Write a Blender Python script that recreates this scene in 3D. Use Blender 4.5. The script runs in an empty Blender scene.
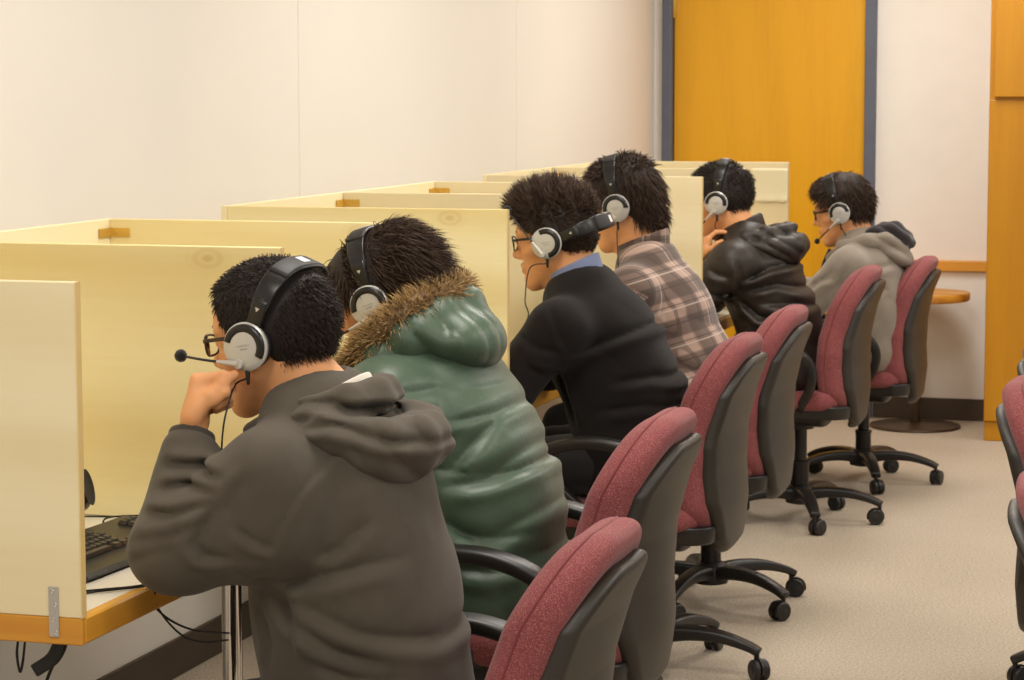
import bpy, bmesh, math, random
import numpy as np
from mathutils import Vector, Matrix

random.seed(7)
rng = np.random.default_rng(7)
SC = bpy.context.scene
COL = SC.collection
PI = math.pi
def A(*v): return np.array(v, float)
def nrm(v): v = np.asarray(v, float); return v / np.linalg.norm(v)

# ---------------------------------------------------------------- camera
FPX, PSI, TH, ROLL = 2400.07, 0.28740, 0.10374, -0.0015
CAM = A(1.65994, -3.29700, 1.50749)
CF = A(-math.sin(PI*0+PSI)*math.cos(TH), math.cos(PSI)*math.cos(TH), -math.sin(TH))
_r = A(math.cos(PSI), math.sin(PSI), 0); _u = np.cross(_r, CF)
CR = _r*math.cos(ROLL)+_u*math.sin(ROLL); CU = _u*math.cos(ROLL)-_r*math.sin(ROLL)
def _ray(px, py): return CF*FPX + CR*(px-512) - CU*(py-340)
def at(px, py, Y):
    d = _ray(px, py); return CAM + d*((Y-CAM[1])/d[1])
def atz(px, py, Z):
    d = _ray(px, py); return CAM + d*((Z-CAM[2])/d[2])
def atx(px, py, X):
    d = _ray(px, py); return CAM + d*((X-CAM[0])/d[0])
cd = bpy.data.cameras.new('camera'); cam = bpy.data.objects.new('camera', cd); COL.objects.link(cam)
M = Matrix(((CR[0], CU[0], -CF[0], CAM[0]), (CR[1], CU[1], -CF[1], CAM[1]), (CR[2], CU[2], -CF[2], CAM[2]), (0, 0, 0, 1)))
cam.matrix_world = M
cd.sensor_width = 36; cd.lens = FPX*36/1024; cd.clip_start = .05; cd.clip_end = 60
cd.dof.use_dof = True; cd.dof.focus_distance = 4.3; cd.dof.aperture_fstop = 18
SC.camera = cam

# ---------------------------------------------------------------- objects
def tag(o, label=None, cat=None, group=None, kind=None):
    if label: o['label'] = label
    if cat: o['category'] = cat
    if group: o['group'] = group
    if kind: o['kind'] = kind
    return o
def empty(name, loc=(0, 0, 0), rz=0, label=None, cat=None, group=None):
    o = bpy.data.objects.new(name, None); COL.objects.link(o)
    o.location = loc; o.rotation_euler = (0, 0, rz); o.empty_display_size = .05
    return tag(o, label, cat, group)
def link(name, me, mat=None, parent=None, smooth=True):
    o = bpy.data.objects.new(name, me); COL.objects.link(o)
    if mat is not None:
        for m in (mat if isinstance(mat, (list, tuple)) else [mat]): me.materials.append(m)
    if parent is not None: o.parent = parent
    if smooth is not None and len(me.polygons):
        me.polygons.foreach_set('use_smooth', np.full(len(me.polygons), bool(smooth)))
    return o
def np_mesh(name, V, F):
    """V (n,3); F list of arrays (m,k)"""
    me = bpy.data.meshes.new(name)
    V = np.asarray(V, np.float32)
    Fs = [np.asarray(f, np.int32) for f in (F if isinstance(F, list) else [F]) if len(f)]
    me.vertices.add(len(V)); me.vertices.foreach_set('co', V.ravel())
    tot = np.concatenate([np.full(len(f), f.shape[1], np.int32) for f in Fs])
    loops = np.concatenate([f.ravel() for f in Fs])
    me.loops.add(len(loops)); me.loops.foreach_set('vertex_index', loops)
    me.polygons.add(len(tot)); st = np.concatenate([[0], np.cumsum(tot)[:-1]]).astype(np.int32)
    me.polygons.foreach_set('loop_start', st)
    try: me.polygons.foreach_set('loop_total', tot)
    except Exception: pass
    me.update(calc_edges=True); me.validate()
    return me
def bm_link(name, bm, mat, parent=None, smooth=False, auto=None):
    me = bpy.data.meshes.new(name); bmesh.ops.recalc_face_normals(bm, faces=bm.faces[:]); bm.to_mesh(me); bm.free()
    o = link(name, me, mat, parent, smooth or auto is not None)
    if auto is not None:
        me.set_sharp_from_angle(angle=math.radians(auto))
    return o
def box(bm, c, s, bev=0, R=None, seg=2):
    r = bmesh.ops.create_cube(bm, size=1); vs = r['verts']
    for v in vs: v.co = Vector((v.co.x*s[0], v.co.y*s[1], v.co.z*s[2]))
    if bev:
        es = list({e for v in vs for e in v.link_edges})
        g = bmesh.ops.bevel(bm, geom=es, offset=bev, segments=seg, affect='EDGES', profile=.5)
        vs = list({v for f in g['faces'] for v in f.verts} | {v for v in vs if v.is_valid})
    for v in vs:
        co = v.co.copy()
        if R is not None: co = R @ co
        v.co = co + Vector(c)
    return vs
def lathe(bm, prof, n=24, c=(0, 0, 0), axis=(0, 0, 1)):
    """prof: list of (r,z)"""
    q = Vector((0, 0, 1)).rotation_difference(Vector(axis)).to_matrix(); c = Vector(c)
    rings = []
    for r, z in prof:
        if r < 1e-5: rings.append([bm.verts.new(c + q @ Vector((0, 0, z)))])
        else: rings.append([bm.verts.new(c + q @ Vector((r*math.cos(2*PI*i/n), r*math.sin(2*PI*i/n), z))) for i in range(n)])
    for a, b in zip(rings[:-1], rings[1:]):
        for i in range(n):
            j = (i+1) % n
            if len(a) == 1 and len(b) == 1: continue
            if len(a) == 1: bm.faces.new((a[0], b[i], b[j]))
            elif len(b) == 1: bm.faces.new((a[i], b[0], a[j]))
            else: bm.faces.new((a[i], b[i], b[j], a[j]))
    for ring, flip in ((rings[0], 1), (rings[-1], 0)):
        if len(ring) > 2: bm.faces.new(ring[::-1] if flip else ring)
def spline(pts, n, closed=False):
    P = np.asarray(pts, float); m = len(P); out = []
    segs = m if closed else m-1
    for s in range(segs):
        if closed: p0, p1, p2, p3 = P[(s-1) % m], P[s], P[(s+1) % m], P[(s+2) % m]
        else:
            p1, p2 = P[s], P[s+1]; p0 = P[s-1] if s > 0 else 2*p1-p2; p3 = P[s+2] if s+2 < m else 2*p2-p1
        for i in range(n):
            t = i/n
            out.append(.5*((2*p1)+(-p0+p2)*t+(2*p0-5*p1+4*p2-p3)*t*t+(-p0+3*p1-3*p2+p3)*t**3))
    if not closed: out.append(P[-1])
    return np.array(out)
def sweep(bm, path, sec, closed=False, up=(0, 0, 1), scale=None):
    """sweep a closed 2D section (list of (a,b): a along side, b along normal) over path"""
    P = np.asarray(path, float); n = len(P); m = len(sec); rings = []
    U = nrm(up); prevN = None
    for i in range(n):
        if closed: t = P[(i+1) % n]-P[(i-1) % n]
        else: t = P[min(i+1, n-1)]-P[max(i-1, 0)]
        t = nrm(t)
        s = np.cross(t, U)
        if np.linalg.norm(s) < .05:
            s = prevN if prevN is not None else np.cross(t, A(1, 0, 0))
        s = nrm(s); prevN = s; b = np.cross(s, t)
        k = 1 if scale is None else scale[i]
        if np.ndim(k) == 0: k = (k, k)
        rings.append([bm.verts.new(Vector(P[i]+s*a*k[0]+b*c*k[1])) for a, c in sec])
    for i in range(n if closed else n-1):
        a, b = rings[i], rings[(i+1) % n]
        for j in range(m): bm.faces.new((a[j], a[(j+1) % m], b[(j+1) % m], b[j]))
    if not closed: bm.faces.new(rings[0][::-1]); bm.faces.new(rings[-1])
def circ(r, n=8, ry=None): return [(r*math.cos(2*PI*i/n), (ry or r)*math.sin(2*PI*i/n)) for i in range(n)]
def rrect(w, h, r, n=4):
    out = []
    for cx, cy, a0 in ((w-r, h-r, 0), (-w+r, h-r, 90), (-w+r, -h+r, 180), (w-r, -h+r, 270)):
        for i in range(n): a = math.radians(a0+90*i/(n-1)); out.append((cx+r*math.cos(a), cy+r*math.sin(a)))
    return out
def tube(name, pts, r, mat, parent=None, n=8, sub=8, closed=False, scale=None):
    bm = bmesh.new(); P = spline(pts, sub, closed) if sub else np.asarray(pts, float)
    sc = None
    if scale is not None: sc = np.interp(np.linspace(0, 1, len(P)), np.linspace(0, 1, len(scale)), scale)
    sweep(bm, P, circ(r, n), closed, (0.13, .21, .96), sc)
    return bm_link(name, bm, mat, parent, True)

# ---------------------------------------------------------------- materials
def s2l(c):
    return tuple(((x/12.92) if x <= .04045 else ((x+.055)/1.055)**2.4) for x in [v/255 for v in c])
class NT:
    def __init__(s, name):
        s.m = bpy.data.materials.new(name); s.m.use_nodes = True; s.t = s.m.node_tree; s.n = s.t.nodes; s.n.clear()
        s.out = s.n.new('ShaderNodeOutputMaterial'); s.b = s.n.new('ShaderNodeBsdfPrincipled'); s.t.links.new(s.b.outputs[0], s.out.inputs[0])
    def new(s, ty, **kw):
        n = s.n.new(ty)
        for k, v in kw.items(): setattr(n, k, v)
        return n
    def l(s, a, b): s.t.links.new(a, b)
    def co(s, scale=(1, 1, 1), rot=(0, 0, 0), src='Object', attr=None):
        if attr: o = s.new('ShaderNodeAttribute', attribute_name=attr).outputs['Vector']
        else: o = s.new('ShaderNodeTexCoord').outputs[src]
        mp = s.new('ShaderNodeMapping'); mp.inputs['Scale'].default_value = scale; mp.inputs['Rotation'].default_value = rot
        s.l(o, mp.inputs[0]); return mp.outputs[0]
    def noise(s, vec, scale, detail=3, rough=.5, dist=0):
        n = s.new('ShaderNodeTexNoise'); n.inputs['Scale'].default_value = scale; n.inputs['Detail'].default_value = detail
        n.inputs['Roughness'].default_value = rough; n.inputs['Distortion'].default_value = dist; s.l(vec, n.inputs['Vector']); return n.outputs['Fac']
    def ramp(s, fac, stops):
        r = s.new('ShaderNodeValToRGB'); e = r.color_ramp.elements
        while len(e) < len(stops): e.new(.5)
        for k, (p, c) in zip(e, stops): k.position = p; k.color = (*c, 1) if len(c) == 3 else c
        s.l(fac, r.inputs[0]); return r.outputs[0]
    def mix(s, fac, a, b, mode='MIX'):
        n = s.new('ShaderNodeMix', data_type='RGBA', blend_type=mode)
        for sock, v in ((n.inputs['Factor'], fac), (n.inputs[6], a), (n.inputs[7], b)):
            if hasattr(v, 'is_linked') or hasattr(v, 'links'): s.l(v, sock)
            elif isinstance(v, (int, float)): sock.default_value = v
            else: sock.default_value = (*v, 1)
        return n.outputs[2]
    def math(s, op, a, b=None):
        n = s.new('ShaderNodeMath', operation=op)
        for i, v in enumerate((a, b)):
            if v is None: continue
            if isinstance(v, (int, float)): n.inputs[i].default_value = v
            else: s.l(v, n.inputs[i])
        return n.outputs[0]
    def sep(s, vec):
        n = s.new('ShaderNodeSeparateXYZ'); s.l(vec, n.inputs[0]); return n.outputs
    def bump(s, h, strength=.3, dist=.01):
        n = s.new('ShaderNodeBump'); n.inputs['Strength'].default_value = strength; n.inputs['Distance'].default_value = dist
        s.l(h, n.inputs['Height']); s.l(n.outputs[0], s.b.inputs['Normal'])
    def set(s, **kw):
        for k, v in kw.items():
            sock = s.b.inputs[k]
            if hasattr(v, 'links'): s.l(v, sock)
            else: sock.default_value = (*v, 1) if isinstance(v, (tuple, list)) and len(v) == 3 and sock.type == 'RGBA' else v
        return s.m
def plain(name, rgb, rough=.5, metal=0, spec=.5, var=.06, bump=0, bscale=200, **kw):
    n = NT(name); c = s2l(rgb); v = n.noise(n.co(), 9, 3)
    lo = tuple(x*(1-var) for x in c); hi = tuple(min(1, x*(1+var)) for x in c)
    if bump: n.bump(n.noise(n.co(), bscale, 2), bump, .002)
    n.set(**{'Base Color': n.ramp(v, [(.3, lo), (.7, hi)]), 'Roughness': rough, 'Metallic': metal, 'Specular IOR Level': spec}, **kw)
    return n.m
def wood(name, light, dark, axis='z', scale=1., rough=.45, contrast=(.35, .75), knots=False, coat=0.1, ww=.28):
    """long grain along an object axis, gentle cathedral rings"""
    n = NT(name); st = {'x': (.35, 5, 5), 'y': (5, .35, 5), 'z': (5, 5, .35)}[axis]
    st = tuple(a*scale for a in st); v = n.co(st)
    a = n.noise(v, 1.2, 3, .55, .6)
    w = n.new('ShaderNodeTexWave', wave_type='BANDS', bands_direction='DIAGONAL'); w.inputs['Scale'].default_value = .7
    w.inputs['Distortion'].default_value = 7; w.inputs['Detail'].default_value = 2.; w.inputs['Detail Scale'].default_value = .7; n.l(v, w.inputs['Vector'])
    fine = n.noise(n.co(tuple(b*14 for b in st)), 1.6, 2)
    f = n.math('ADD', n.math('MULTIPLY', a, .55), n.math('ADD', n.math('MULTIPLY', w.outputs['Fac'], ww), n.math('MULTIPLY', fine, .2)))
    col = n.ramp(f, [(contrast[0], s2l(light)), (contrast[1], s2l(dark))])
    if knots:
        vo = n.new('ShaderNodeTexVoronoi'); vo.inputs['Scale'].default_value = 2.6; vo.inputs['Randomness'].default_value = 1
        vo.voronoi_dimensions = '2D'; n.l(n.co((.75, 1.0, 1.25), (PI/2, 0, 0)), vo.inputs['Vector'])
        d = n.math('MULTIPLY', vo.outputs['Distance'], 1)
        rg = n.math('SINE', n.math('MULTIPLY', d, 150))
        k = n.ramp(d, [(.0, (1, 1, 1)), (.045, (.55, .55, .55)), (.10, (0, 0, 0))])
        col = n.mix(n.math('MULTIPLY', k, n.math('ADD', .35, n.math('MULTIPLY', rg, .16))), col, s2l((190, 150, 84)))
    n.bump(fine, .06, .002)
    n.set(**{'Base Color': col, 'Roughness': rough, 'Coat Weight': coat, 'Coat Roughness': .3})
    return n.m
def cloth(name, rgb, rough=.9, var=.18, vs=7, weave=900, wb=.25, sheen=.25, fleck=None, fscale=900, big=None, bigamt=.3):
    n = NT(name); c = s2l(rgb); o = n.co()
    col = n.ramp(n.noise(o, vs, 4, .6), [(.3, tuple(x*(1-var) for x in c)), (.7, tuple(min(1, x*(1+var)) for x in c))])
    if big: col = n.mix(n.math('MULTIPLY', n.noise(o, 2.5, 2), bigamt), col, s2l(big))
    fn = n.noise(o, fscale, 1)
    if fleck: col = n.mix(n.ramp(fn, [(.5, (0, 0, 0)), (.72, (1, 1, 1))]), col, s2l(fleck))
    n.bump(n.noise(o, weave, 2), wb, .002)
    n.set(**{'Base Color': col, 'Roughness': rough, 'Sheen Weight': sheen, 'Sheen Roughness': .5, 'Specular IOR Level': .25})
    return n.m
# ---------------------------------------------------------------- palette
M_wall = NT('painted_wall')
def _wall():
    n = M_wall; o = n.co(); c = s2l((233, 227, 217))
    col = n.ramp(n.noise(o, 1.2, 3), [(.3, tuple(x*.97 for x in c)), (.7, c)])
    weave = n.noise(n.co((1, 260, 40)), 3, 2)
    n.bump(weave, .05, .002); n.set(**{'Base Color': col, 'Roughness': .8}); return n.m
M_wall = _wall()
M_wall_end = plain('end_wall_paint', (243, 239, 232), .75, var=.015)
M_seam = plain('wall_seam', (227, 220, 209), .8)
M_carpet = NT('carpet')
def _carpet():
    n = M_carpet; o = n.co()
    a = n.ramp(n.noise(o, 130, 3, .8), [(.34, s2l((128, 114, 96))), (.66, s2l((214, 200, 180)))])
    b = n.ramp(n.noise(o, 1.8, 4), [(.3, s2l((168, 152, 130))), (.75, s2l((190, 174, 152)))])
    col = n.mix(.35, a, b)
    loops = n.noise(n.co((160, 260, 1)), 1, 1)
    n.bump(loops, .5, .004); n.set(**{'Base Color': col, 'Roughness': .95, 'Specular IOR Level': .1, 'Sheen Weight': .2}); return n.m
M_carpet = _carpet()
M_ceil = plain('ceiling_tile', (235, 230, 220), .9)
M_base = plain('vinyl_baseboard', (74, 62, 50), .55)
M_door = wood('honey_oak_door', (232, 170, 12), (208, 144, 6), 'z', .9, .4, ww=.07)
M_cab = wood('honey_oak_cabinet', (194, 134, 8), (170, 108, 4), 'z', 1.0, .4, ww=.07)
M_rail = wood('honey_oak_rail', (222, 160, 60), (190, 122, 30), 'x', 1.4, .4)
M_frame = plain('slate_blue_frame_paint', (94, 100, 116), .5)
M_birch = wood('birch_plywood', (247, 234, 184), (230, 208, 142), 'x', .8, .5, (.3, .92), knots=True, ww=.42)
M_birch_b = wood('birch_plywood_pale', (238, 225, 186), (222, 204, 158), 'x', .7, .5, (.3, .95))
M_birch_l = wood('birch_plywood_long', (248, 236, 194), (234, 216, 160), 'y', .7, .5, (.3, .95))
def _ply():
    n = NT('plywood_edge'); w = n.new('ShaderNodeTexWave', wave_type='BANDS', bands_direction='Y'); w.inputs['Scale'].default_value = 95
    w.inputs['Distortion'].default_value = .4; n.l(n.co(), w.inputs['Vector'])
    n.set(**{'Base Color': n.ramp(w.outputs['Fac'], [(.25, s2l((190, 150, 84))), (.6, s2l((228, 204, 142)))]), 'Roughness': .7}); return n.m
M_plyedge = _ply()
M_edgeband = wood('oak_desk_edge', (222, 164, 60), (194, 128, 34), 'y', 1.2, .4)
M_edgeband_x = wood('oak_desk_edge_end', (220, 160, 56), (192, 126, 34), 'x', 1.2, .4)
M_lam = plain('white_laminate', (226, 220, 206), .35, var=.02)
M_chrome = plain('chrome', (214, 210, 204), .12, 1, var=.01)
M_zinc = plain('zinc_plate', (196, 194, 190), .4, .85, var=.04)
M_brass = plain('brass_bracket', (206, 164, 70), .35, .25, var=.1)
M_blackp = plain('black_plastic', (30, 28, 26), .42, var=.08)
M_greyp = plain('grey_plastic', (120, 116, 110), .4)
M_key = plain('key_plastic', (46, 42, 38), .38, var=.08)
M_rubber = plain('black_rubber', (22, 21, 20), .65)
M_paper = plain('paper_sheet', (232, 222, 186), .8, var=.03)
M_bronze = plain('dark_bronze_steel', (74, 58, 42), .4, .3, var=.1)
M_tabletop = wood('round_table_oak', (224, 164, 62), (184, 116, 30), 'x', 1.2, .35)
M_mauve = cloth('mauve_upholstery', (128, 64, 66), .95, .1, 12, 1400, .35, .12, fleck=(172, 110, 108), fscale=520)
M_mauve_d = cloth('mauve_piping', (122, 56, 58), .95, .1, 12, 1400, .3, .2)
M_shell = plain('charcoal_shell_plastic', (46, 41, 35), .48, var=.08, bump=.1, bscale=500)
M_chairblk = plain('chair_black_plastic', (30, 27, 25), .4, var=.1, bump=.08, bscale=500)
M_steel = plain('dark_gas_column', (36, 33, 31), .35, .3)

# ---------------------------------------------------------------- room
YF, XW, CEIL = 7.738, -.904, 2.75
def struct(name, bm, m, smooth=False, parent=None, auto=None):
    o = bm_link(name, bm, m, parent, smooth, auto); o['kind'] = 'structure'; return o
bm = bmesh.new(); box(bm, (1.75, 2.0, -.03), (5.6, 11.9, .06)); struct('floor', bm, M_carpet)
bm = bmesh.new(); box(bm, (1.75, 2.0, CEIL+.03), (5.6, 11.9, .06)); struct('ceiling', bm, M_ceil)
bm = bmesh.new(); box(bm, (XW-.04, 2.0, CEIL/2), (.08, 11.9, CEIL)); wl = struct('wall_left', bm, M_wall)
for k, y in enumerate((.98, 3.21, 5.44)):          # the thin vertical joints of the wall covering
    bm = bmesh.new(); box(bm, (XW+.0004, y, 1.42), (.0008, .006, 2.6)); struct('trim_%d' % (k+3), bm, M_seam)
bm = bmesh.new()
DX0, DX1 = -.86+.045, .136-.05
box(bm, ((XW-.08-.86)/2, YF+.06, CEIL/2), (abs(XW-.08+.86), .12, CEIL))
box(bm, ((.136+4.55)/2, YF+.06, CEIL/2), (4.55-.136, .12, CEIL))
box(bm, ((-.86+.136)/2, YF+.06, 2.2+(CEIL-2.2)/2), (.996, .12, CEIL-2.2))
struct('wall_far', bm, M_wall_end)
bm = bmesh.new()
box(bm, ((-.86+DX0)/2, YF+.03, 1.1), (DX0+.86, .14, 2.2), .004)
box(bm, ((.136+DX1)/2, YF+.03, 1.1), (.136-DX1, .14, 2.2), .004)
box(bm, ((DX0+DX1)/2, YF+.03, 2.165), (DX1-DX0, .14, .07), .004)
struct('trim_1', bm, M_frame)
bm = bmesh.new(); box(bm, ((DX0+DX1)/2, YF+.03, 1.063), (DX1-DX0-.008, .045, 2.125), .003)
door = struct('door_1', bm, M_door)
for z in (1.9, 1.06, .2):
    bm = bmesh.new(); lathe(bm, [(.007, -.06), (.009, -.055), (.009, .055), (.007, .06)], 10, (DX0+.004, YF-.001, z)); box(bm, (DX0+.012, YF+.006, z), (.02, .004, .1))
    bm_link('hinge', bm, M_brass, door, auto=40)
bm = bmesh.new(); lathe(bm, [(.026, 0), (.026, .008), (.011, .012), (.011, .045), (.024, .05), (.027, .062), (.02, .075), (0, .078)], 20, (DX1-.07, YF+.006, 1.0), (0, -1, 0)); bm_link('door_knob', bm, M_zinc, door, auto=40)
bm = bmesh.new(); box(bm, (XW+.006, 2.2, .05), (.012, 11.2, .1), .003); struct('baseboard_left', bm, M_base)
bm = bmesh.new(); box(bm, (2.33, YF-.006, .05), (4.38, .012, .1), .003); struct('baseboard_far', bm, M_base)
bm = bmesh.new(); box(bm, (2.33, YF-.012, .709), (4.38, .024, .05), .005); struct('trim_2', bm, M_rail)

# ceiling luminaires: recessed fluorescent troffers, each lens lit by an area lamp
LIGHT_E = 30
for i, (x, y) in enumerate(((.4, 1.0), (.4, 3.6), (.4, 6.2), (2.7, 1.0), (2.7, 3.6), (2.7, 6.2), (.4, -1.6), (2.7, -1.6))):
    t = empty('ceiling_light', (x, y, CEIL), 0, 'recessed fluorescent ceiling light above the %s, %s from the door wall' % ('study carrels' if x < 1 else 'right hand aisle', {6.2: 'first', 3.6: 'second', 1.0: 'third', -1.6: 'fourth'}[y]), 'ceiling light', 'recessed ceiling lights')
    bm = bmesh.new()
    for sx, sy, wx, wy in ((.31, 0, .03, 1.25), (-.31, 0, .03, 1.25), (0, .61, .59, .03), (0, -.61, .59, .03)): box(bm, (sx, sy, -.01), (wx, wy, .02), .003)
    bm_link('frame', bm, M_greyp, t)
    bm = bmesh.new(); box(bm, (0, 0, -.004), (.59, 1.19, .006))
    n = NT('lit_lens'); n.set(**{'Base Color': (.9, .88, .82), 'Emission Color': s2l((255, 236, 204)), 'Emission Strength': 1.5}); bm_link('lens', bm, n.m, t)
    ld = bpy.data.lights.new('tube_light', 'AREA'); ld.shape = 'RECTANGLE'; ld.size = .58; ld.size_y = 1.18; ld.energy = LIGHT_E*(1.05 if y > 6 else 1); ld.color = (1.0, .968, .925)
    lo = bpy.data.objects.new('tube_light', ld); COL.objects.link(lo); lo.location = (0, 0, -.012); lo.parent = t
w = bpy.data.worlds.new('room_ambient'); SC.world = w; w.use_nodes = True
w.node_tree.nodes['Background'].inputs[0].default_value = (1.0, .97, .92, 1); w.node_tree.nodes['Background'].inputs[1].default_value = .42
SC.view_settings.view_transform = 'Standard'; SC.view_settings.look = 'None'; SC.view_settings.exposure = 0; SC.view_settings.gamma = 1

# ---------------------------------------------------------------- tall oak cabinet on the right
cab = empty('storage_cabinet', (1.312, 7.1, 0), 0, 'tall honey oak cabinet standing against the end wall at the right edge', 'cabinet')
def cabbox(name, x0, x1, y0, y1, z0, z1, m=M_cab, b=.004):
    bm = bmesh.new(); box(bm, ((x0+x1)/2-1.3, (y0+y1)/2-7.1, (z0+z1)/2), (x1-x0, y1-y0, z1-z0), b); return bm_link(name, bm, m, cab)
cabbox('body', .69, 1.9, 7.105, YF-.026, .085, 2.35)
cabbox('plinth', .692, 1.898, 7.112, YF-.026, 0, .085)
cabbox('panel', .691, 1.899, 7.1, 7.105, .087, 1.465)
for x0, x1 in ((.712, 1.29), (1.296, 1.88)):
    d = cabbox('door', x0, x1, 7.08, 7.105, 1.475, 2.33)
    hx = x1-.04 if x0 < 1 else x0+.04
    bm = bmesh.new(); sweep(bm, spline([A(hx-1.3, -.02, 1.52), A(hx-1.3, -.05, 1.53), A(hx-1.3, -.05, 1.61), A(hx-1.3, -.02, 1.62)], 5), circ(.005, 8), False, (1, 0, 0)); bm_link('handle', bm, M_chrome, d, True)

# ---------------------------------------------------------------- round side table
tb = empty('side_table', (.367, 7.46, 0), 0, 'small round oak side table on a single dark pedestal by the end wall', 'table')
bm = bmesh.new(); lathe(bm, [(0, .572), (.225, .572), (.232, .576), (.234, .583), (.234, .603), (.23, .609), (0, .611)], 64); bm_link('tabletop', bm, M_tabletop, tb, auto=35)
bm = bmesh.new(); lathe(bm, [(.02, .02), (.024, .03), (.024, .55), (.06, .56), (.06, .572)], 24); bm_link('pedestal', bm, M_bronze, tb, auto=35)
bm = bmesh.new(); lathe(bm, [(.2, 0), (.203, .004), (.2, .012), (.05, .019), (.024, .024), (0, .024)], 56); bm_link('base', bm, M_bronze, tb, auto=35)

# ---------------------------------------------------------------- carrels
HT, HD, PW, PITCH = 1.2194, .70, .7508, .8269
def carrel(y0, n, edge, label, braces, panels_mat, brk, PW=PW):
    """double study carrel: laminate top on chrome legs, plywood dividers and back panels"""
    L = n*PITCH; t = empty('study_carrel', (0, y0, 0), 0, label, 'study carrel', 'plywood study carrels')
    def P(name, x0, x1, ya, yb, z0, z1, m, b=.0015, par=None):
        bm = bmesh.new(); box(bm, ((x0+x1)/2, (ya+yb)/2, (z0+z1)/2), (x1-x0, yb-ya, z1-z0), b, seg=1); return bm_link(name, bm, m, par or t)
    P('tabletop', -PW-.01, edge-.022, .0, L, HD-.042, HD, M_lam)
    P('edge_band', edge-.022, edge, -.0, L, HD-.042, HD+.0005, M_edgeband, .003)
    P('edge_band', -PW-.01, edge-.0005, -.012, -.0, HD-.042, HD+.0005, M_edgeband_x, .002)
    P('edge_band', -PW-.01, edge-.0005, L, L+.012, HD-.042, HD+.0005, M_edgeband_x, .002)
    for k in range(n+1):
        y = k*PITCH
        ya, yb = (y-.012, y+.004) if k == 0 else ((y-.004, y+.012) if k == n else (y-.008, y+.008))
        d = P('divider', -PW, -.0012, ya, yb, HD+.001, HT, panels_mat[k])
        P('plywood_edge', -.0013, 0, ya, yb, HD+.001, HT, M_plyedge, 0, d)
        if brk == 'all' or k > 0:                       # folded brass corner bracket at the top of the back corner
            bm = bmesh.new(); yf = ya-.0015; box(bm, (-PW+.025, yf, HT-.03), (.05, .0025, .02), .0005, seg=1); box(bm, (-PW+.002, yf-.028, HT-.03), (.0025, .056, .02), .0005, seg=1)
            for xx in (.018, .04): lathe(bm, [(.0045, 0), (.004, .0015), (0, .002)], 8, (-PW+xx, yf-.001, HT-.03), (0, -1, 0))
            bm_link('corner_bracket', bm, M_brass, t, auto=40)
    # back panel stops flush with the outer faces of the end dividers
    P('back_panel', -PW-.0155, -PW-.0005, -.012, L+.012, HD+.001, HT, M_birch_l)
    for y in braces:                                     # flat zinc mending plate, divider to table edge
        bm = bmesh.new(); box(bm, (-.047, y-.0135, .7095), (.017, .003, .079), .001, seg=1); o = bm_link('mending_plate', bm, M_zinc, t)
        for dx, dz in ((-.002, .032), (.003, .011), (-.001, -.012), (.003, -.032)):
            bm = bmesh.new(); lathe(bm, [(.0034, 0), (.003, .0012), (.0012, .0008), (0, .0004)], 10, (-.047+dx, y-.015, .7095+dz), (0, -1, 0)); bm_link('screw', bm, M_chrome, o, auto=30)
    for k in range(n+1):                                 # chrome C-legs: upright pair and floor runner
        y = k*PITCH + (.03 if k == 0 else (-.03 if k == n else 0))
        xa = edge-.112 if k else -.46
        for x in (xa,):
            bm = bmesh.new(); lathe(bm, [(.019, .03), (.019, HD-.05), (.045, HD-.048), (.045, HD-.0425)], 20, (x, y, 0)); bm_link('leg', bm, M_chrome, t, auto=40)
        bm = bmesh.new(); box(bm, ((edge-.08-PW+.12)/2, y, .03), (PW-.14+edge, .04, .028), .01, seg=3)
        for x in (edge-.06, -PW+.1): lathe(bm, [(.018, .0), (.02, .006), (.012, .02)], 14, (x, y, 0))
        bm_link('foot_runner', bm, M_chrome, t, auto=40)
    return t
carrel(0, 2, 0, 'nearest double plywood carrel with a zinc plate on its end panel', (0,), (M_birch_b, M_birch, M_birch), 'some')
carrel(2.2942, 2, -.09, 'middle double plywood carrel used by the seated person in a black sweater', (0,), (M_birch, M_birch_b, M_birch_b), 'some', .735)
carrel(4.5709, 2, -.02, 'farthest double plywood carrel with a paper notice on its last panel', (0,), (M_birch_b, M_birch_b, M_birch_b), 'some')
# notice taped to the far divider
yn = 4.5709+2*PITCH-.004-.0015
bm = bmesh.new(); g = [[bm.verts.new((-.155+.15*i/12, yn-.0012-(.0045*math.exp(-((j/12)/.16)**2)*(1+.5*math.sin(i*1.3))), 1.06+.135*j/12+(.002*math.sin(i*1.1) if j == 0 else 0))) for j in range(13)] for i in range(13)]
for i in range(12):
    for j in range(12): bm.faces.new((g[i][j], g[i+1][j], g[i+1][j+1], g[i][j+1]))
o = bm_link('paper_notice', bm, M_paper, None, True); sm = o.modifiers.new('thick', 'SOLIDIFY'); sm.thickness = .0006
tag(o, 'blank looking paper notice taped on the farthest carrel divider', 'paper')

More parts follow.
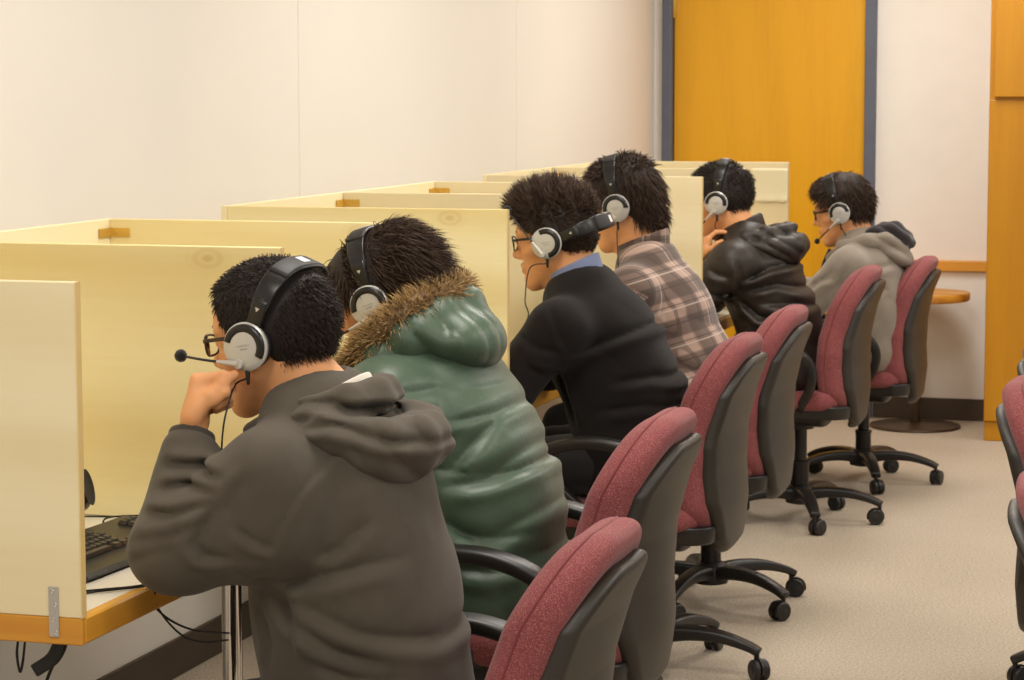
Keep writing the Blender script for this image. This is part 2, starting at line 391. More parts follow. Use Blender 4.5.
# ---------------------------------------------------------------- keyboard, speaker, cords of the first carrel
kb = empty('keyboard', (-.2, .47, HD), 0, 'black computer keyboard on the nearest carrel desk by the grey hoodie sleeve', 'keyboard')
kb.rotation_euler = (0, 0, math.radians(-3))
bm = bmesh.new()
sec = [(-.088, .004), (-.085, .001), (.083, .001), (.098, .004), (.1, .009), (.094, .0145), (.062, .017), (.058, .0155), (-.08, .026), (-.088, .024)]
for s in (-1, 1):
    pass
r0 = [bm.verts.new((x, -.23, z)) for x, z in sec]; r1 = [bm.verts.new((x, .23, z)) for x, z in sec]
for i in range(len(sec)): bm.faces.new((r0[i], r0[(i+1) % len(sec)], r1[(i+1) % len(sec)], r1[i]))
bm.faces.new(r0[::-1]); bm.faces.new(r1); bm_link('case', bm, M_blackp, kb, auto=30)
kme = {}
def keycap(w):
    if w not in kme:
        bm = bmesh.new(); vs = box(bm, (0, 0, .004), (.0155, w, .008), .0012, seg=2)
        for v in bm.verts:
            if v.co.z > .004: v.co.x *= .78; v.co.y *= (w-.0035)/w
        me = bpy.data.meshes.new('key'); bmesh.ops.recalc_face_normals(bm, faces=bm.faces[:]); bm.to_mesh(me); bm.free(); me.materials.append(M_key); kme[w] = me
    return kme[w]
slope = math.atan2(.0105, .138)
rows = [(-.072, [(.016, -.2+.0195*i*1.06) for i in range(12)]), (-.047, [(.0165, -.212+.019*i) for i in range(14)]), (-.028, [(.0165, -.205+.019*i) for i in range(14)]), (-.009, [(.0165, -.2+.019*i) for i in range(13)]), (.010, [(.0165, -.19+.019*i) for i in range(12)]), (.030, [(.022, -.205), (.022, -.18), (.022, -.155), (.1, -.085), (.022, -.01), (.022, .016), (.022, .042)]),
        (.031, [(.0165, .082), (.0165, .101), (.0165, .12)]), (.012, [(.0165, .101)]), (-.047, [(.0165, .16), (.0165, .179), (.0165, .198)]), (-.028, [(.0165, .16), (.0165, .179), (.0165, .198)]), (-.009, [(.0165, .16), (.0165, .179), (.0165, .198)]), (.011, [(.0165, .16), (.0165, .179), (.0165, .198)])]
nk = 0
for x, ks in rows:
    for wd, y in ks:
        if nk >= 100: break
        o = bpy.data.objects.new('key', keycap(wd)); COL.objects.link(o); o.parent = kb
        o.location = (x, y, .0258-(x+.08)*.076); o.rotation_euler = (0, slope, 0); nk += 1
sp = empty('desktop_speaker', (-.342, .625, HD), math.radians(12), 'small dark desktop speaker standing behind the keyboard in the nearest carrel', 'speaker')
bm = bmesh.new(); box(bm, (0, -.02, .082), (.07, .08, .085), .02, Matrix.Rotation(math.radians(-14), 3, 'Y'), 4); bm_link('cabinet', bm, M_blackp, sp, auto=40)
bm = bmesh.new(); lathe(bm, [(.045, 0), (.045, .006), (.016, .014), (.012, .03), (.014, .05)], 20, (0, -.015, 0)); bm_link('stand', bm, M_greyp, sp, auto=40)
bm = bmesh.new(); lathe(bm, [(.03, 0), (.034, .004), (.03, .003), (.012, -.004), (0, -.002)], 24, (.037, -.02, .091), (.97, 0, .24)); bm_link('driver_cone', bm, M_rubber, sp, auto=40)
def cord(name, pts, r, label, m=M_rubber, group=None, n=6):
    o = tube(name, pts, r, m, None, n); return tag(o, label, 'cord' if 'cord' in name or 'cable' in name else 'strap', group)
cord('keyboard_cable', [A(-.285, .64, HD+.01), A(-.3, .69, HD+.022), A(-.27, .76, HD+.016), A(-.33, .8, HD+.004), A(-.45, .78, HD+.003)], .0018, 'thin black cable looping behind the keyboard in the nearest carrel')
cord('microphone_cable', [A(-.12, .1, HD+.003), A(-.065, .17, HD+.003), A(-.02, .215, HD+.003), A(.004, .236, HD+.003), at(147, 596, .262), at(156, 608, .30), at(170, 620, .38), at(190, 629, .5), at(210, 632, .62), at(229, 633, .76)], .002, 'black cord drooping over the nearest desk edge toward the chrome leg')
cord('audio_cord', [at(228, 640, .79), at(205, 642, .64), at(185, 637, .5), at(168, 622, .37), at(155, 602, .275), A(.008, .226, HD+.006), A(-.03, .195, HD+.0065), A(-.14, .12, HD+.0035)], .0018, 'second black cord hanging slack below the nearest desk edge')
cord('power_cable', [at(18, 640, .05), at(17, 655, .05), at(20, 672, .05), at(23, 660, .05), at(25, 640, .05)], .0022, 'small black cable loop hanging under the nearest carrel end')
cord('network_cable', [at(58, 644, .04), at(54, 662, .05), at(47, 680, .07), at(38, 712, .12), atz(20, 800, .008)], .0028, 'thin dark cable running down from under the nearest desk to the floor')
bm = bmesh.new(); sweep(bm, spline([at(60, 640, .03), at(59, 647, .03), at(52, 659, .03), at(36, 670, .03)], 6), rrect(.0105, .008, .003), False, (0, 1, 0))
tag(bm_link('cable_sleeve', bm, M_rubber, None, True), 'short black sleeve poking down under the nearest desk end', 'cable sleeve')
# ---------------------------------------------------------------- signed distance bodies (smooth continuous surfaces)
class Field:
    def __init__(s, xs, ys, zs):
        s.ax = [np.asarray(a, np.float32) for a in (xs, ys, zs)]; s.D = np.full([len(a) for a in s.ax], .3, np.float32)
    def win(s, lo, hi, m):
        sl = []
        for a, l, h in zip(s.ax, lo, hi):
            i0 = max(0, np.searchsorted(a, l-m)-1); i1 = min(len(a), np.searchsorted(a, h+m)+1)
            if i1 <= i0: return None
            sl.append(slice(i0, i1))
        return tuple(sl)
    def grid(s, sl):
        return s.ax[0][sl[0]][:, None, None], s.ax[1][sl[1]][None, :, None], s.ax[2][sl[2]][None, None, :]
    def add(s, prim, k=.012, mode='u'):
        fn, lo, hi = prim; sl = s.win(lo, hi, k+.03)
        if sl is None: return
        d = fn(*s.grid(sl)).astype(np.float32); a = s.D[sl]
        if mode == 's': d = -d
        if mode == 'u':
            h = np.clip(.5+.5*(a-d)/k, 0, 1); s.D[sl] = a*(1-h)+d*h-k*h*(1-h)
        else:
            h = np.clip(.5-.5*(a-d)/k, 0, 1); s.D[sl] = a*(1-h)+d*h+k*h*(1-h)
    def disp(s, fn, lo, hi):
        sl = s.win(lo, hi, 0)
        if sl is not None: s.D[sl] += fn(*s.grid(sl)).astype(np.float32)
    def mesh(s, smooth=1):
        D = s.D; neg = D < 0; c = np.zeros(tuple(n-1 for n in D.shape), np.int8)
        cor = [(i, j, k) for i in (0, 1) for j in (0, 1) for k in (0, 1)]
        def sh(a, o): return a[o[0]:a.shape[0]-1+o[0], o[1]:a.shape[1]-1+o[1], o[2]:a.shape[2]-1+o[2]]
        for o in cor: c += sh(neg, o)
        mask = (c > 0) & (c < 8); ci = np.argwhere(mask); idx = np.full(mask.shape, -1, np.int32); idx[mask] = np.arange(len(ci))
        acc = np.zeros((len(ci), 3)); cnt = np.zeros(len(ci))
        vals = {o: D[ci[:, 0]+o[0], ci[:, 1]+o[1], ci[:, 2]+o[2]] for o in cor}
        for a in cor:
            for ax in range(3):
                if a[ax]: continue
                b = list(a); b[ax] = 1; b = tuple(b); da, db = vals[a], vals[b]; m = (da < 0) != (db < 0)
                t = da[m]/(da[m]-db[m]); acc[m] += np.array(a); acc[m, ax] += t; cnt[m] += 1
        v = ci+acc/cnt[:, None]
        V = np.stack([np.interp(v[:, i], np.arange(len(s.ax[i])), s.ax[i]) for i in range(3)], 1)
        Q = []
        for ax in range(3):
            o1, o2 = [(1, 2), (2, 0), (0, 1)][ax]
            n0 = [slice(None)]*3; n1 = [slice(None)]*3; n0[ax] = slice(0, -1); n1[ax] = slice(1, None)
            for q in (o1, o2): n0[q] = slice(1, -1); n1[q] = slice(1, -1)
            e0 = neg[tuple(n0)]; e = e0 != neg[tuple(n1)]; ii = np.argwhere(e); f = e0[e]
            for q in (o1, o2): ii[:, q] += 1
            def g(d1, d2):
                jj = ii.copy(); jj[:, o1] -= d1; jj[:, o2] -= d2; return idx[jj[:, 0], jj[:, 1], jj[:, 2]]
            q4 = np.stack([g(1, 1), g(0, 1), g(0, 0), g(1, 0)], 1); q4[~f] = q4[~f][:, ::-1]; Q.append(q4)
        Q = np.concatenate(Q); Q = Q[(Q >= 0).all(1)]
        for _ in range(smooth):
            S = np.zeros_like(V); n = np.zeros(len(V))
            for a in range(4):
                b = (a+1) % 4; np.add.at(S, Q[:, a], V[Q[:, b]]); np.add.at(S, Q[:, b], V[Q[:, a]]); np.add.at(n, Q[:, a], 1); np.add.at(n, Q[:, b], 1)
            V = V*.4+.6*S/np.maximum(n, 1)[:, None]
        return V, Q
def rc(a, b, ra, rb):
    a, b = A(*a), A(*b); d = b-a; L2 = max(d@d, 1e-9); R = max(ra, rb)
    def fn(X, Y, Z):
        t = np.clip(((X-a[0])*d[0]+(Y-a[1])*d[1]+(Z-a[2])*d[2])/L2, 0, 1)
        return np.sqrt((X-a[0]-t*d[0])**2+(Y-a[1]-t*d[1])**2+(Z-a[2]-t*d[2])**2)-(ra+(rb-ra)*t)
    return fn, np.minimum(a, b)-R, np.maximum(a, b)+R
def ell(c, r, R=None):
    c = A(*c); r = A(*r); R = np.eye(3) if R is None else R; ext = np.sqrt(((R*r)**2).sum(1))
    def fn(X, Y, Z):
        x, y, z = X-c[0], Y-c[1], Z-c[2]
        q = [x*R[0, i]+y*R[1, i]+z*R[2, i] for i in range(3)]
        k0 = np.sqrt(sum((q[i]/r[i])**2 for i in range(3))); k1 = np.sqrt(sum((q[i]/r[i]**2)**2 for i in range(3)))
        return k0*(k0-1)/np.maximum(k1, 1e-5)
    return fn, c-ext, c+ext
def sec(a, b, s1, s2, lat=(0, 1, 0), n=2.3):
    """tapering elliptical limb or trunk segment: s=(half width along lat, half depth)"""
    a, b = A(*a), A(*b); d = b-a; L = np.linalg.norm(d); ax = d/L; lat = nrm(A(*lat)-ax*(A(*lat)@ax)); per = np.cross(ax, lat); R = max(*s1, *s2)
    def fn(X, Y, Z):
        x, y, z = X-a[0], Y-a[1], Z-a[2]
        u = x*ax[0]+y*ax[1]+z*ax[2]; t = np.clip(u/L, 0, 1); e = np.abs(u-t*L)
        w = s1[0]+(s2[0]-s1[0])*t; h = s1[1]+(s2[1]-s1[1])*t; m = np.minimum(w, h)
        ql = np.abs(x*lat[0]+y*lat[1]+z*lat[2])/w; qp = np.abs(x*per[0]+y*per[1]+z*per[2])/h
        return ((ql**n+qp**n+(e/m)**n)**(1/n)-1)*m
    return fn, np.minimum(a, b)-R, np.maximum(a, b)+R
def wav(X, Y, Z, f, seed=0, k=5):
    r = np.random.default_rng(seed); o = 0
    for _ in range(k):
        d = r.normal(size=3); d *= f*r.uniform(.6, 1.4)/np.linalg.norm(d); o = o+np.sin(d[0]*X+d[1]*Y+d[2]*Z+r.uniform(0, 6.3))
    return o/k
def folds(F, c, direction, period, amp, rad, seed=0, warp=1.2, sharp=1.5):
    """creases across `direction` around c, fading out at radius rad"""
    c = A(*c); d = nrm(direction); rad = A(*rad) if np.ndim(rad) else A(rad, rad, rad)
    def fn(X, Y, Z):
        x, y, z = X-c[0], Y-c[1], Z-c[2]
        s = (x*d[0]+y*d[1]+z*d[2])*PI/period+warp*1.6*wav(X, Y, Z, 12, seed)
        m = np.exp(-((x/rad[0])**2+(y/rad[1])**2+(z/rad[2])**2)*1.4)*np.clip(.75+1.1*wav(X, Y, Z, 22, seed+500), .1, 1.4)
        return -amp*m*(1.7*np.abs(np.sin(s))**(.5*sharp)-1)
    F.disp(fn, c-2*rad, c+2*rad)
def crease(F, pxs, y, depth, width, yr=None, side=1):
    """one fold: a sharp valley along a line on the garment with a soft ridge beside it"""
    P = [at(a, b, y) for a, b in pxs]; yr = yr or (y-.16, y+.16)
    lo = np.min(P, 0)-5*width; hi = np.max(P, 0)+5*width; lo[1], hi[1] = yr
    n = len(P)-1
    def fn(X, Y, Z):
        best = None
        for i in range(n):
            ax, az = P[i][0], P[i][2]; dx, dz = P[i+1][0]-ax, P[i+1][2]-az; L2 = dx*dx+dz*dz
            t = ((X-ax)*dx+(Z-az)*dz)/L2; tc = np.clip(t, 0, 1); qx, qz = X-ax-tc*dx, Z-az-tc*dz; d = np.sqrt(qx*qx+qz*qz)
            sg = np.where((X-ax)*dz-(Z-az)*dx > 0, 1, -1)*side; e = np.minimum((tc+i)/n, 1-(tc+i)/n)
            f = np.clip(e*4.5+.03, 0, 1)
            if best is None: best, S, E = d, sg*d, f+0*d
            else: m = d < best; best = np.where(m, d, best); S = np.where(m, sg*d, S); E = np.where(m, f, E)
        v = np.exp(-np.abs(best/width)**1.3); r = np.exp(-((S-1.9*width)/(1.5*width))**2)
        k = np.clip(np.minimum(Y-yr[0], yr[1]-Y)/.03, 0, 1)
        return depth*E*k*(v-.75*r)
    F.disp(fn, lo, hi)
def field(lo, hi, h):
    return Field(*[np.arange(l, u+h, h) for l, u in zip(lo, hi)])
def axis_mix(lo, hi, f0, f1, hf, hc):
    """grid coordinates, fine hf inside f0..f1 and coarse hc elsewhere"""
    return np.concatenate([np.arange(lo, f0, hc), np.arange(f0, f1, hf), np.arange(f1, hi, hc)])
# ---------------------------------------------------------------- task chairs (local: sitter faces +x, z up, origin under the column)
def cz(z): return -np.interp(z, [.35, .46, .55, .65, .75, .85, .91], [.158, .15, .142, .15, .178, .222, .252])
def chair_meshes():
    out = {}
    # back cushion
    F = field((-.34, -.27, .33), (-.05, .27, .94), .0045)
    X, Y, Z = F.grid((slice(None),)*3)
    zz = np.clip(Z, .35, .93); cx = np.interp(zz, [.35, .46, .55, .65, .75, .85, .91], [-.158, -.15, -.142, -.15, -.178, -.222, -.252]).astype(np.float32)
    hw = np.interp(zz, [.36, .46, .60, .75, .9], [.19, .222, .235, .222, .19]).astype(np.float32)
    def slab(xoff, half, w, z0, z1, r, rr):
        qy = np.abs(Y)-(w-r); qz = np.abs(Z-(z0+z1)/2)-((z1-z0)/2-r)
        out2 = np.sqrt(np.maximum(qy, 0)**2+np.maximum(qz, 0)**2)+np.minimum(np.maximum(qy, qz), 0)-r
        # soft edge: thickness shrinks toward the outline
        qx = np.abs(X-cx-xoff)-(half-rr); qo = out2+rr
        return np.sqrt(np.maximum(qx, 0)**2+np.maximum(qo, 0)**2)+np.minimum(np.maximum(qx, qo), 0)-rr
    side = 0.012*(Y/.22)**2                       # gentle dish towards the sitter
    F.D = slab(side+.004, .047, hw, .358, .888, .13, .040).astype(np.float32)
    F.D += np.float32(.0022)*np.exp(-((X-cx-side-.012)/.004)**2).astype(np.float32)
    V, Q = F.mesh(1); out['backrest'] = np_mesh('backrest', V, Q); FB = F
    F = field((-.40, -.25, .30), (-.05, .25, .93), .0045); X, Y, Z = F.grid((slice(None),)*3)
    zz = np.clip(Z, .30, .93); cx = np.interp(zz, [.30, .36, .46, .55, .65, .75, .85, .91], [-.11, -.146, -.15, -.142, -.15, -.178, -.222, -.252]).astype(np.float32)
    hw = np.interp(zz, [.32, .38, .48, .62, .75, .85], [.07, .14, .20, .215, .195, .13]).astype(np.float32); bulge = (.022*np.clip(1-(Y/.2)**2, 0, 1)*np.exp(-((Z-.55)/.2)**2)).astype(np.float32)
    side = 0.012*(Y/.22)**2-.048-bulge
    F.D = slab(side, .020, hw, .325, .838, .07, .018).astype(np.float32)
    V, Q = F.mesh(1); out['back_shell'] = np_mesh('back_shell', V, Q)
    # welt piping round the cushion
    pts = []; Fb = FB
    for a in np.linspace(0, 2*PI, 97)[:-1]:
        c, s = math.cos(a), math.sin(a)
        for t in np.arange(.12, .34, .0008):
            y, z = t*c, .623+t*s; x = float(cz(z))+.012*(y/.22)**2+.014
            i = [min(len(ax)-2, max(0, (v-ax[0])/(ax[1]-ax[0]))) for v, ax in zip((x, y, z), Fb.ax)]; i0 = [int(v) for v in i]; f = [v-w_ for v, w_ in zip(i, i0)]
            d = sum(Fb.D[i0[0]+p, i0[1]+q, i0[2]+r_]*(f[0] if p else 1-f[0])*(f[1] if q else 1-f[1])*(f[2] if r_ else 1-f[2]) for p in (0, 1) for q in (0, 1) for r_ in (0, 1))
            if d > -.0008: break
        pts.append(A(x, y, z))
    bm = bmesh.new(); sweep(bm, np.array(pts), circ(.0028, 6), True, (1, 0, .1)); me = bpy.data.meshes.new('piping'); bm.to_mesh(me); bm.free(); out['piping'] = me
    # seat cushion with waterfall front
    F = field((-.27, -.28, .37), (.33, .28, .53), .006); X, Y, Z = F.grid((slice(None),)*3)
    top = .462-.10*np.clip((X-.17)/.13, 0, 1)**2+.010*(Y/.23)**2-.006*np.exp(-((X+.02)/.15)**2)
    qx = np.abs(X-.055)-.145; qy = np.abs(Y)-.165; o2 = np.sqrt(np.maximum(qx, 0)**2+np.maximum(qy, 0)**2)+np.minimum(np.maximum(qx, qy), 0)-.075
    qz = np.abs(Z-(top-.028))-.004; rr = .03
    F.D = (np.sqrt(np.maximum(o2+rr, 0)**2+np.maximum(qz, 0)**2)+np.minimum(np.maximum(o2+rr, qz), 0)-rr).astype(np.float32)
    V, Q = F.mesh(1); out['seat'] = np_mesh('seat', V, Q)
    # seat pan + back upright
    F = field((-.26, -.24, .30), (.28, .24, .46), .006); X, Y, Z = F.grid((slice(None),)*3)
    bz = .40-.0*X; qx = np.abs(X-.02)-.15; qy = np.abs(Y)-.15; o2 = np.sqrt(np.maximum(qx, 0)**2+np.maximum(qy, 0)**2)+np.minimum(np.maximum(qx, qy), 0)-.07
    F.D = (np.maximum(o2+.25*np.clip(.41-Z, 0, 1), np.abs(Z-.397)-.024)).astype(np.float32)
    F.add(sec((-.07, 0, .36), (.1, 0, .36), (.09, .035), (.07, .03), (0, 1, 0), 3), .02)
    F.add(sec((-.03, 0, .365), (-.17, 0, .378), (.06, .02), (.055, .018)), .02); F.add(sec((-.17, 0, .378), (-.195, 0, .45), (.055, .018), (.055, .014)), .02)
    V, Q = F.mesh(1); out['seat_pan'] = np_mesh('seat_pan', V, Q)
    # armrest: closed loop, wide pad on top
    for s, nm in ((1, 'armrest_a'), (-1, 'armrest_b')):
        bm = bmesh.new(); y0 = .265
        P = spline([A(-.03, y0-.05, .41), A(-.075, y0, .49), A(-.08, y0+.010, .555), A(-.04, y0+.013, .603), A(.05, y0+.012, .632), A(.15, y0+.006, .63), A(.235, y0, .598), A(.24, y0-.004, .568), A(.18, y0-.006, .505), A(.11, y0-.03, .44), A(.07, y0-.07, .405)], 6)
        sc = [(1.0+1.05*math.exp(-((max(0, .60-p[2]))/.018)**2), 1.0) for p in P]
        sweep(bm, P, rrect(.0155, .0145, .008), False, (0, 1, 0), [(c2, c1) for c1, c2 in sc])
        if s < 0: bmesh.ops.scale(bm, vec=(1, -1, 1), verts=bm.verts[:])
        bmesh.ops.recalc_face_normals(bm, faces=bm.faces[:]); me = bpy.data.meshes.new('armrest'); bm.to_mesh(me); bm.free(); out[nm] = me
    bm = bmesh.new(); lathe(bm, [(.030, .075), (.030, .20), (.032, .205), (.032, .215), (.022, .218), (.022, .35)], 24); lathe(bm, [(.045, .33), (.05, .345), (.05, .36)], 20)
    bmesh.ops.recalc_face_normals(bm, faces=bm.faces[:]); me = bpy.data.meshes.new('gas_column'); bm.to_mesh(me); bm.free(); me.set_sharp_from_angle(angle=.7); out['gas_column'] = me
    bm = bmesh.new(); lathe(bm, [(.026, .062), (.05, .068), (.054, .085), (.05, .12), (.036, .13), (.03, .128)], 28)
    bmesh.ops.recalc_face_normals(bm, faces=bm.faces[:]); me = bpy.data.meshes.new('star_base'); bm.to_mesh(me); bm.free(); me.set_sharp_from_angle(angle=.7); out['star_base'] = me
    bm = bmesh.new(); P = spline([A(.035, 0, .1), A(.1, 0, .108), (.18, 0, .104), A(.25, 0, .086), A(.285, 0, .07)], 5)
    sc = [(np.interp(p[0], [.03, .285], [1.15, .72]), np.interp(p[0], [.03, .285], [1.25, .62])) for p in P]
    sweep(bm, P, rrect(.025, .017, .011), False, (0, 0, 1), sc)
    bmesh.ops.recalc_face_normals(bm, faces=bm.faces[:]); me = bpy.data.meshes.new('base_leg'); bm.to_mesh(me); bm.free(); out['leg'] = me
    bm = bmesh.new(); lathe(bm, [(.007, .036), (.007, .074), (.011, .076)], 12, (0, 0, 0))
    for k in range(14):                                    # hood over the twin wheels
        pass
    hood = [bm.verts.new((.022*0-.014+.031*math.cos(a), y, .0275+.031*math.sin(a))) for y in (-.0045, .0045) for a in np.linspace(-.3, PI+.3, 15)]
    for i in range(14): bm.faces.new((hood[i], hood[i+1], hood[15+i+1], hood[15+i]))
    bm.faces.new(hood[:15][::-1]); bm.faces.new(hood[15:]); bm.faces.new((hood[0], hood[15], hood[29], hood[14]))
    bmesh.ops.recalc_face_normals(bm, faces=bm.faces[:]); me = bpy.data.meshes.new('caster'); bm.to_mesh(me); bm.free(); me.set_sharp_from_angle(angle=.7); out['caster'] = me
    bm = bmesh.new(); lathe(bm, [(.012, -.008), (.024, -.0085), (.0275, -.005), (.0275, .005), (.024, .0085), (.012, .0075), (.008, .009), (0, .009)], 24, (0, 0, 0), (0, 1, 0))
    bmesh.ops.recalc_face_normals(bm, faces=bm.faces[:]); me = bpy.data.meshes.new('wheel'); bm.to_mesh(me); bm.free(); me.set_sharp_from_angle(angle=.7); out['wheel'] = me
    bm = bmesh.new(); sweep(bm, spline([A(0, -.08, .37), A(.02, -.15, .372), A(.02, -.23, .362), A(.025, -.26, .358)], 4), circ(.005, 8)); lathe(bm, [(0, -.001), (.006, .0), (.011, .015), (.009, .028), (0, .03)], 10, (.0235, -.25, .36), (.05, -.98, -.1))
    bmesh.ops.recalc_face_normals(bm, faces=bm.faces[:]); me = bpy.data.meshes.new('lever'); bm.to_mesh(me); bm.free(); out['lever'] = me
    for k, m in (('backrest', M_mauve), ('piping', M_mauve_d), ('seat', M_mauve), ('back_shell', M_shell), ('seat_pan', M_chairblk), ('armrest_a', M_chairblk), ('armrest_b', M_chairblk), ('gas_column', M_steel), ('star_base', M_chairblk), ('leg', M_chairblk), ('caster', M_chairblk), ('wheel', M_blackp), ('lever', M_chairblk)):
        out[k].materials.append(m); out[k].polygons.foreach_set('use_smooth', np.ones(len(out[k].polygons), bool))
    return out
CHM = chair_meshes()
def make_chair(x, y, yaw, spin, label, group, dz=0, recline=0, crank=()):
    r = empty('task_chair', (x, y, 0), math.radians(yaw), label, 'office chair', group)
    def P(name, key, par=r, z=0):
        o = bpy.data.objects.new(name, CHM[key]); COL.objects.link(o); o.parent = par; o.location = (0, 0, z); return o
    a = math.radians(recline); rot = (0, -a, 0); off = (math.sin(a)*.4, 0, .4-.4*math.cos(a))
    for nm in ('backrest', 'back_shell'):
        o = P(nm, nm); o.rotation_euler = rot; o.location = (off[0], 0, off[2]+dz)
        if nm == 'backrest': P('piping', 'piping', o)
    P('seat', 'seat', z=dz); P('seat_pan', 'seat_pan', z=dz); P('armrest', 'armrest_a', z=dz); P('armrest', 'armrest_b', z=dz); P('gas_column', 'gas_column', z=min(0, dz)); P('lever', 'lever', z=dz)
    b = P('star_base', 'star_base')
    for k in range(5):
        t = math.radians(spin+72*k-yaw); l = P('leg', 'leg', b); l.rotation_euler = (0, 0, t)
        c = P('caster', 'caster'); c.location = (.278*math.cos(t), .278*math.sin(t), 0); c.rotation_euler = (0, 0, t+(crank[k] if k < len(crank) else 1.1*k+spin))
        for s in (-1, 1):
            w_ = P('wheel', 'wheel', c); w_.location = (-.014, s*.0125, .0275)
            if s < 0: w_.rotation_euler = (0, 0, PI)
    return r
G1 = 'mauve task chairs of the people at the carrels'; G2 = 'empty mauve task chairs along the right edge'
make_chair(.47, .41, 180, 10, 'nearest mauve task chair, behind the person in the grey hoodie', G1, -.065, 3)
make_chair(.40, 1.24, 180, 5, 'mauve task chair behind the person in the green puffer coat', G1, 0, 1)
make_chair(.27, 2.70, 180, -4, 'mauve task chair behind the person in the black sweater', G1)
make_chair(.25, 3.53, 180, -30, 'mauve task chair behind the person in the plaid shirt', G1)
make_chair(.27, 4.97, 180, -70, 'mauve task chair behind the person in the black leather hooded jacket', G1, .015)
make_chair(.36, 5.88, 180, -72, 'farthest mauve task chair, behind the person in the pale grey jacket', G1, -.012)
make_chair(1.612, .75, 4, 20, 'nearest empty mauve task chair cut off by the right edge, dark shell showing', G2, -.02)
make_chair(1.495, 1.92, -4, 50, 'second empty mauve task chair at the right edge, rounded back in full light', G2)
make_chair(1.468, 2.75, 0, 30, 'farthest empty mauve task chair at the right edge, just its top corner showing', G2)
# ---------------------------------------------------------------- people
def skin_mat(name, rgb, lip):
    n = NT(name); c = s2l(rgb); o = n.co()
    col = n.ramp(n.noise(o, 14, 4), [(.3, tuple(x*.9 for x in c)), (.7, tuple(min(1, x*1.06) for x in c))])
    at_ = n.new('ShaderNodeAttribute', attribute_name='lip'); col = n.mix(at_.outputs['Fac'], col, s2l(lip))
    n.bump(n.noise(o, 260, 3), .08, .001)
    n.set(**{'Base Color': col, 'Roughness': .52, 'Subsurface Weight': .12, 'Subsurface Radius': (.01, .004, .002), 'Subsurface Scale': 1.0, 'Specular IOR Level': .4}); return n.m
M_skin = skin_mat('warm_skin', (224, 160, 108), (178, 98, 80))
M_skin2 = skin_mat('tan_skin', (208, 142, 94), (166, 88, 72))
def hair_mat(name, a, b):
    n = NT(name); t = n.new('ShaderNodeAttribute', attribute_name='tone')
    col = n.ramp(t.outputs['Fac'], [(0, s2l(a)), (1, s2l(b))])
    n.set(**{'Base Color': col, 'Roughness': .62, 'Specular IOR Level': .4}); return n.m
M_hair = hair_mat('black_brown_hair', (20, 15, 12), (62, 47, 37))
M_hair2 = hair_mat('dark_brown_hair', (26, 18, 13), (86, 63, 46))
M_fur = hair_mat('tawny_hood_fur', (84, 60, 32), (206, 170, 112))
M_eye = plain('eye_white', (225, 215, 205), .25); M_iris = plain('dark_iris', (30, 20, 15), .2)
M_silver = plain('silver_headset_plastic', (198, 196, 190), .32, .25, var=.03)
M_headblk = plain('headset_black_plastic', (24, 23, 22), .3, var=.1)
M_padblk = plain('ear_pad_leatherette', (28, 27, 27), .55)
M_blue = plain('blue_headset_trim', (96, 118, 216), .35)
M_foam = cloth('microphone_foam', (34, 31, 29), 1, .2, 40, 700, .6, .3)
M_stick = plain('white_sticker', (232, 230, 226), .5)
M_print = plain('grey_headset_print', (140, 138, 134), .5)
M_trouser = cloth('dark_trousers', (34, 32, 32), .9, .15)
M_denim = cloth('dark_denim', (42, 46, 58), .9, .2)
M_shoe = plain('dark_shoe', (36, 33, 32), .6); M_sole = plain('shoe_sole', (190, 186, 178), .7)
def glass_mat():
    n = NT('spectacle_lens'); n.set(**{'Base Color': (1, 1, 1), 'Roughness': .02, 'Transmission Weight': 1.0, 'IOR': 1.05}); return n.m
M_lens = glass_mat()

def strands(P, D, L, r0, droop, K=4, curl=None):
    n = len(P); D = D/np.linalg.norm(D, axis=1)[:, None]; s = np.cross(D, rng.normal(size=(n, 3))); s /= np.linalg.norm(s, axis=1)[:, None]; b = np.cross(D, s)
    V = np.zeros((n, 3*(K-1)+1, 3)); tone = np.zeros((n, 3*(K-1)+1)); base = rng.uniform(0, .55, n)
    for k in range(K):
        t = k/(K-1); c = P+D*(L*t)[:, None]+droop*(L*t*t)[:, None]
        if curl is not None: c = c+(s*np.sin(t*2.6)[..., None] if np.ndim(t) else s*math.sin(t*2.6))*(L*curl)[:, None]
        if k == K-1: V[:, -1] = c; tone[:, -1] = base+.45; break
        r = r0*(1-.55*t)
        for j in range(3):
            a = 2*PI*j/3; V[:, 3*k+j] = c+(s*math.cos(a)+b*math.sin(a))*(r if np.ndim(r) == 0 else r[:, None]); tone[:, 3*k+j] = base+.45*t
    m = V.shape[1]; q = []; tr = []
    for k in range(K-2):
        for j in range(3): q.append((3*k+j, 3*k+(j+1) % 3, 3*k+3+(j+1) % 3, 3*k+3+j))
    for j in range(3): tr.append((3*(K-2)+j, 3*(K-2)+(j+1) % 3, m-1))
    off = (np.arange(n)*m)[:, None, None]
    return V.reshape(-1, 3), (np.array(q)[None]+off).reshape(-1, 4), (np.array(tr)[None]+off).reshape(-1, 3), tone.ravel()
def vnormals(V, Q):
    n = np.cross(V[Q[:, 2]]-V[Q[:, 0]], V[Q[:, 3]]-V[Q[:, 1]]); return n/np.maximum(np.linalg.norm(n, axis=1), 1e-12)[:, None]
def set_attr(me, name, vals):
    a = me.attributes.new(name, 'FLOAT', 'POINT'); a.data.foreach_set('value', np.asarray(vals, np.float32))
def set_vattr(me, name, vals):
    a = me.attributes.new(name, 'FLOAT_VECTOR', 'POINT'); a.data.foreach_set('vector', np.asarray(vals, np.float32).ravel())

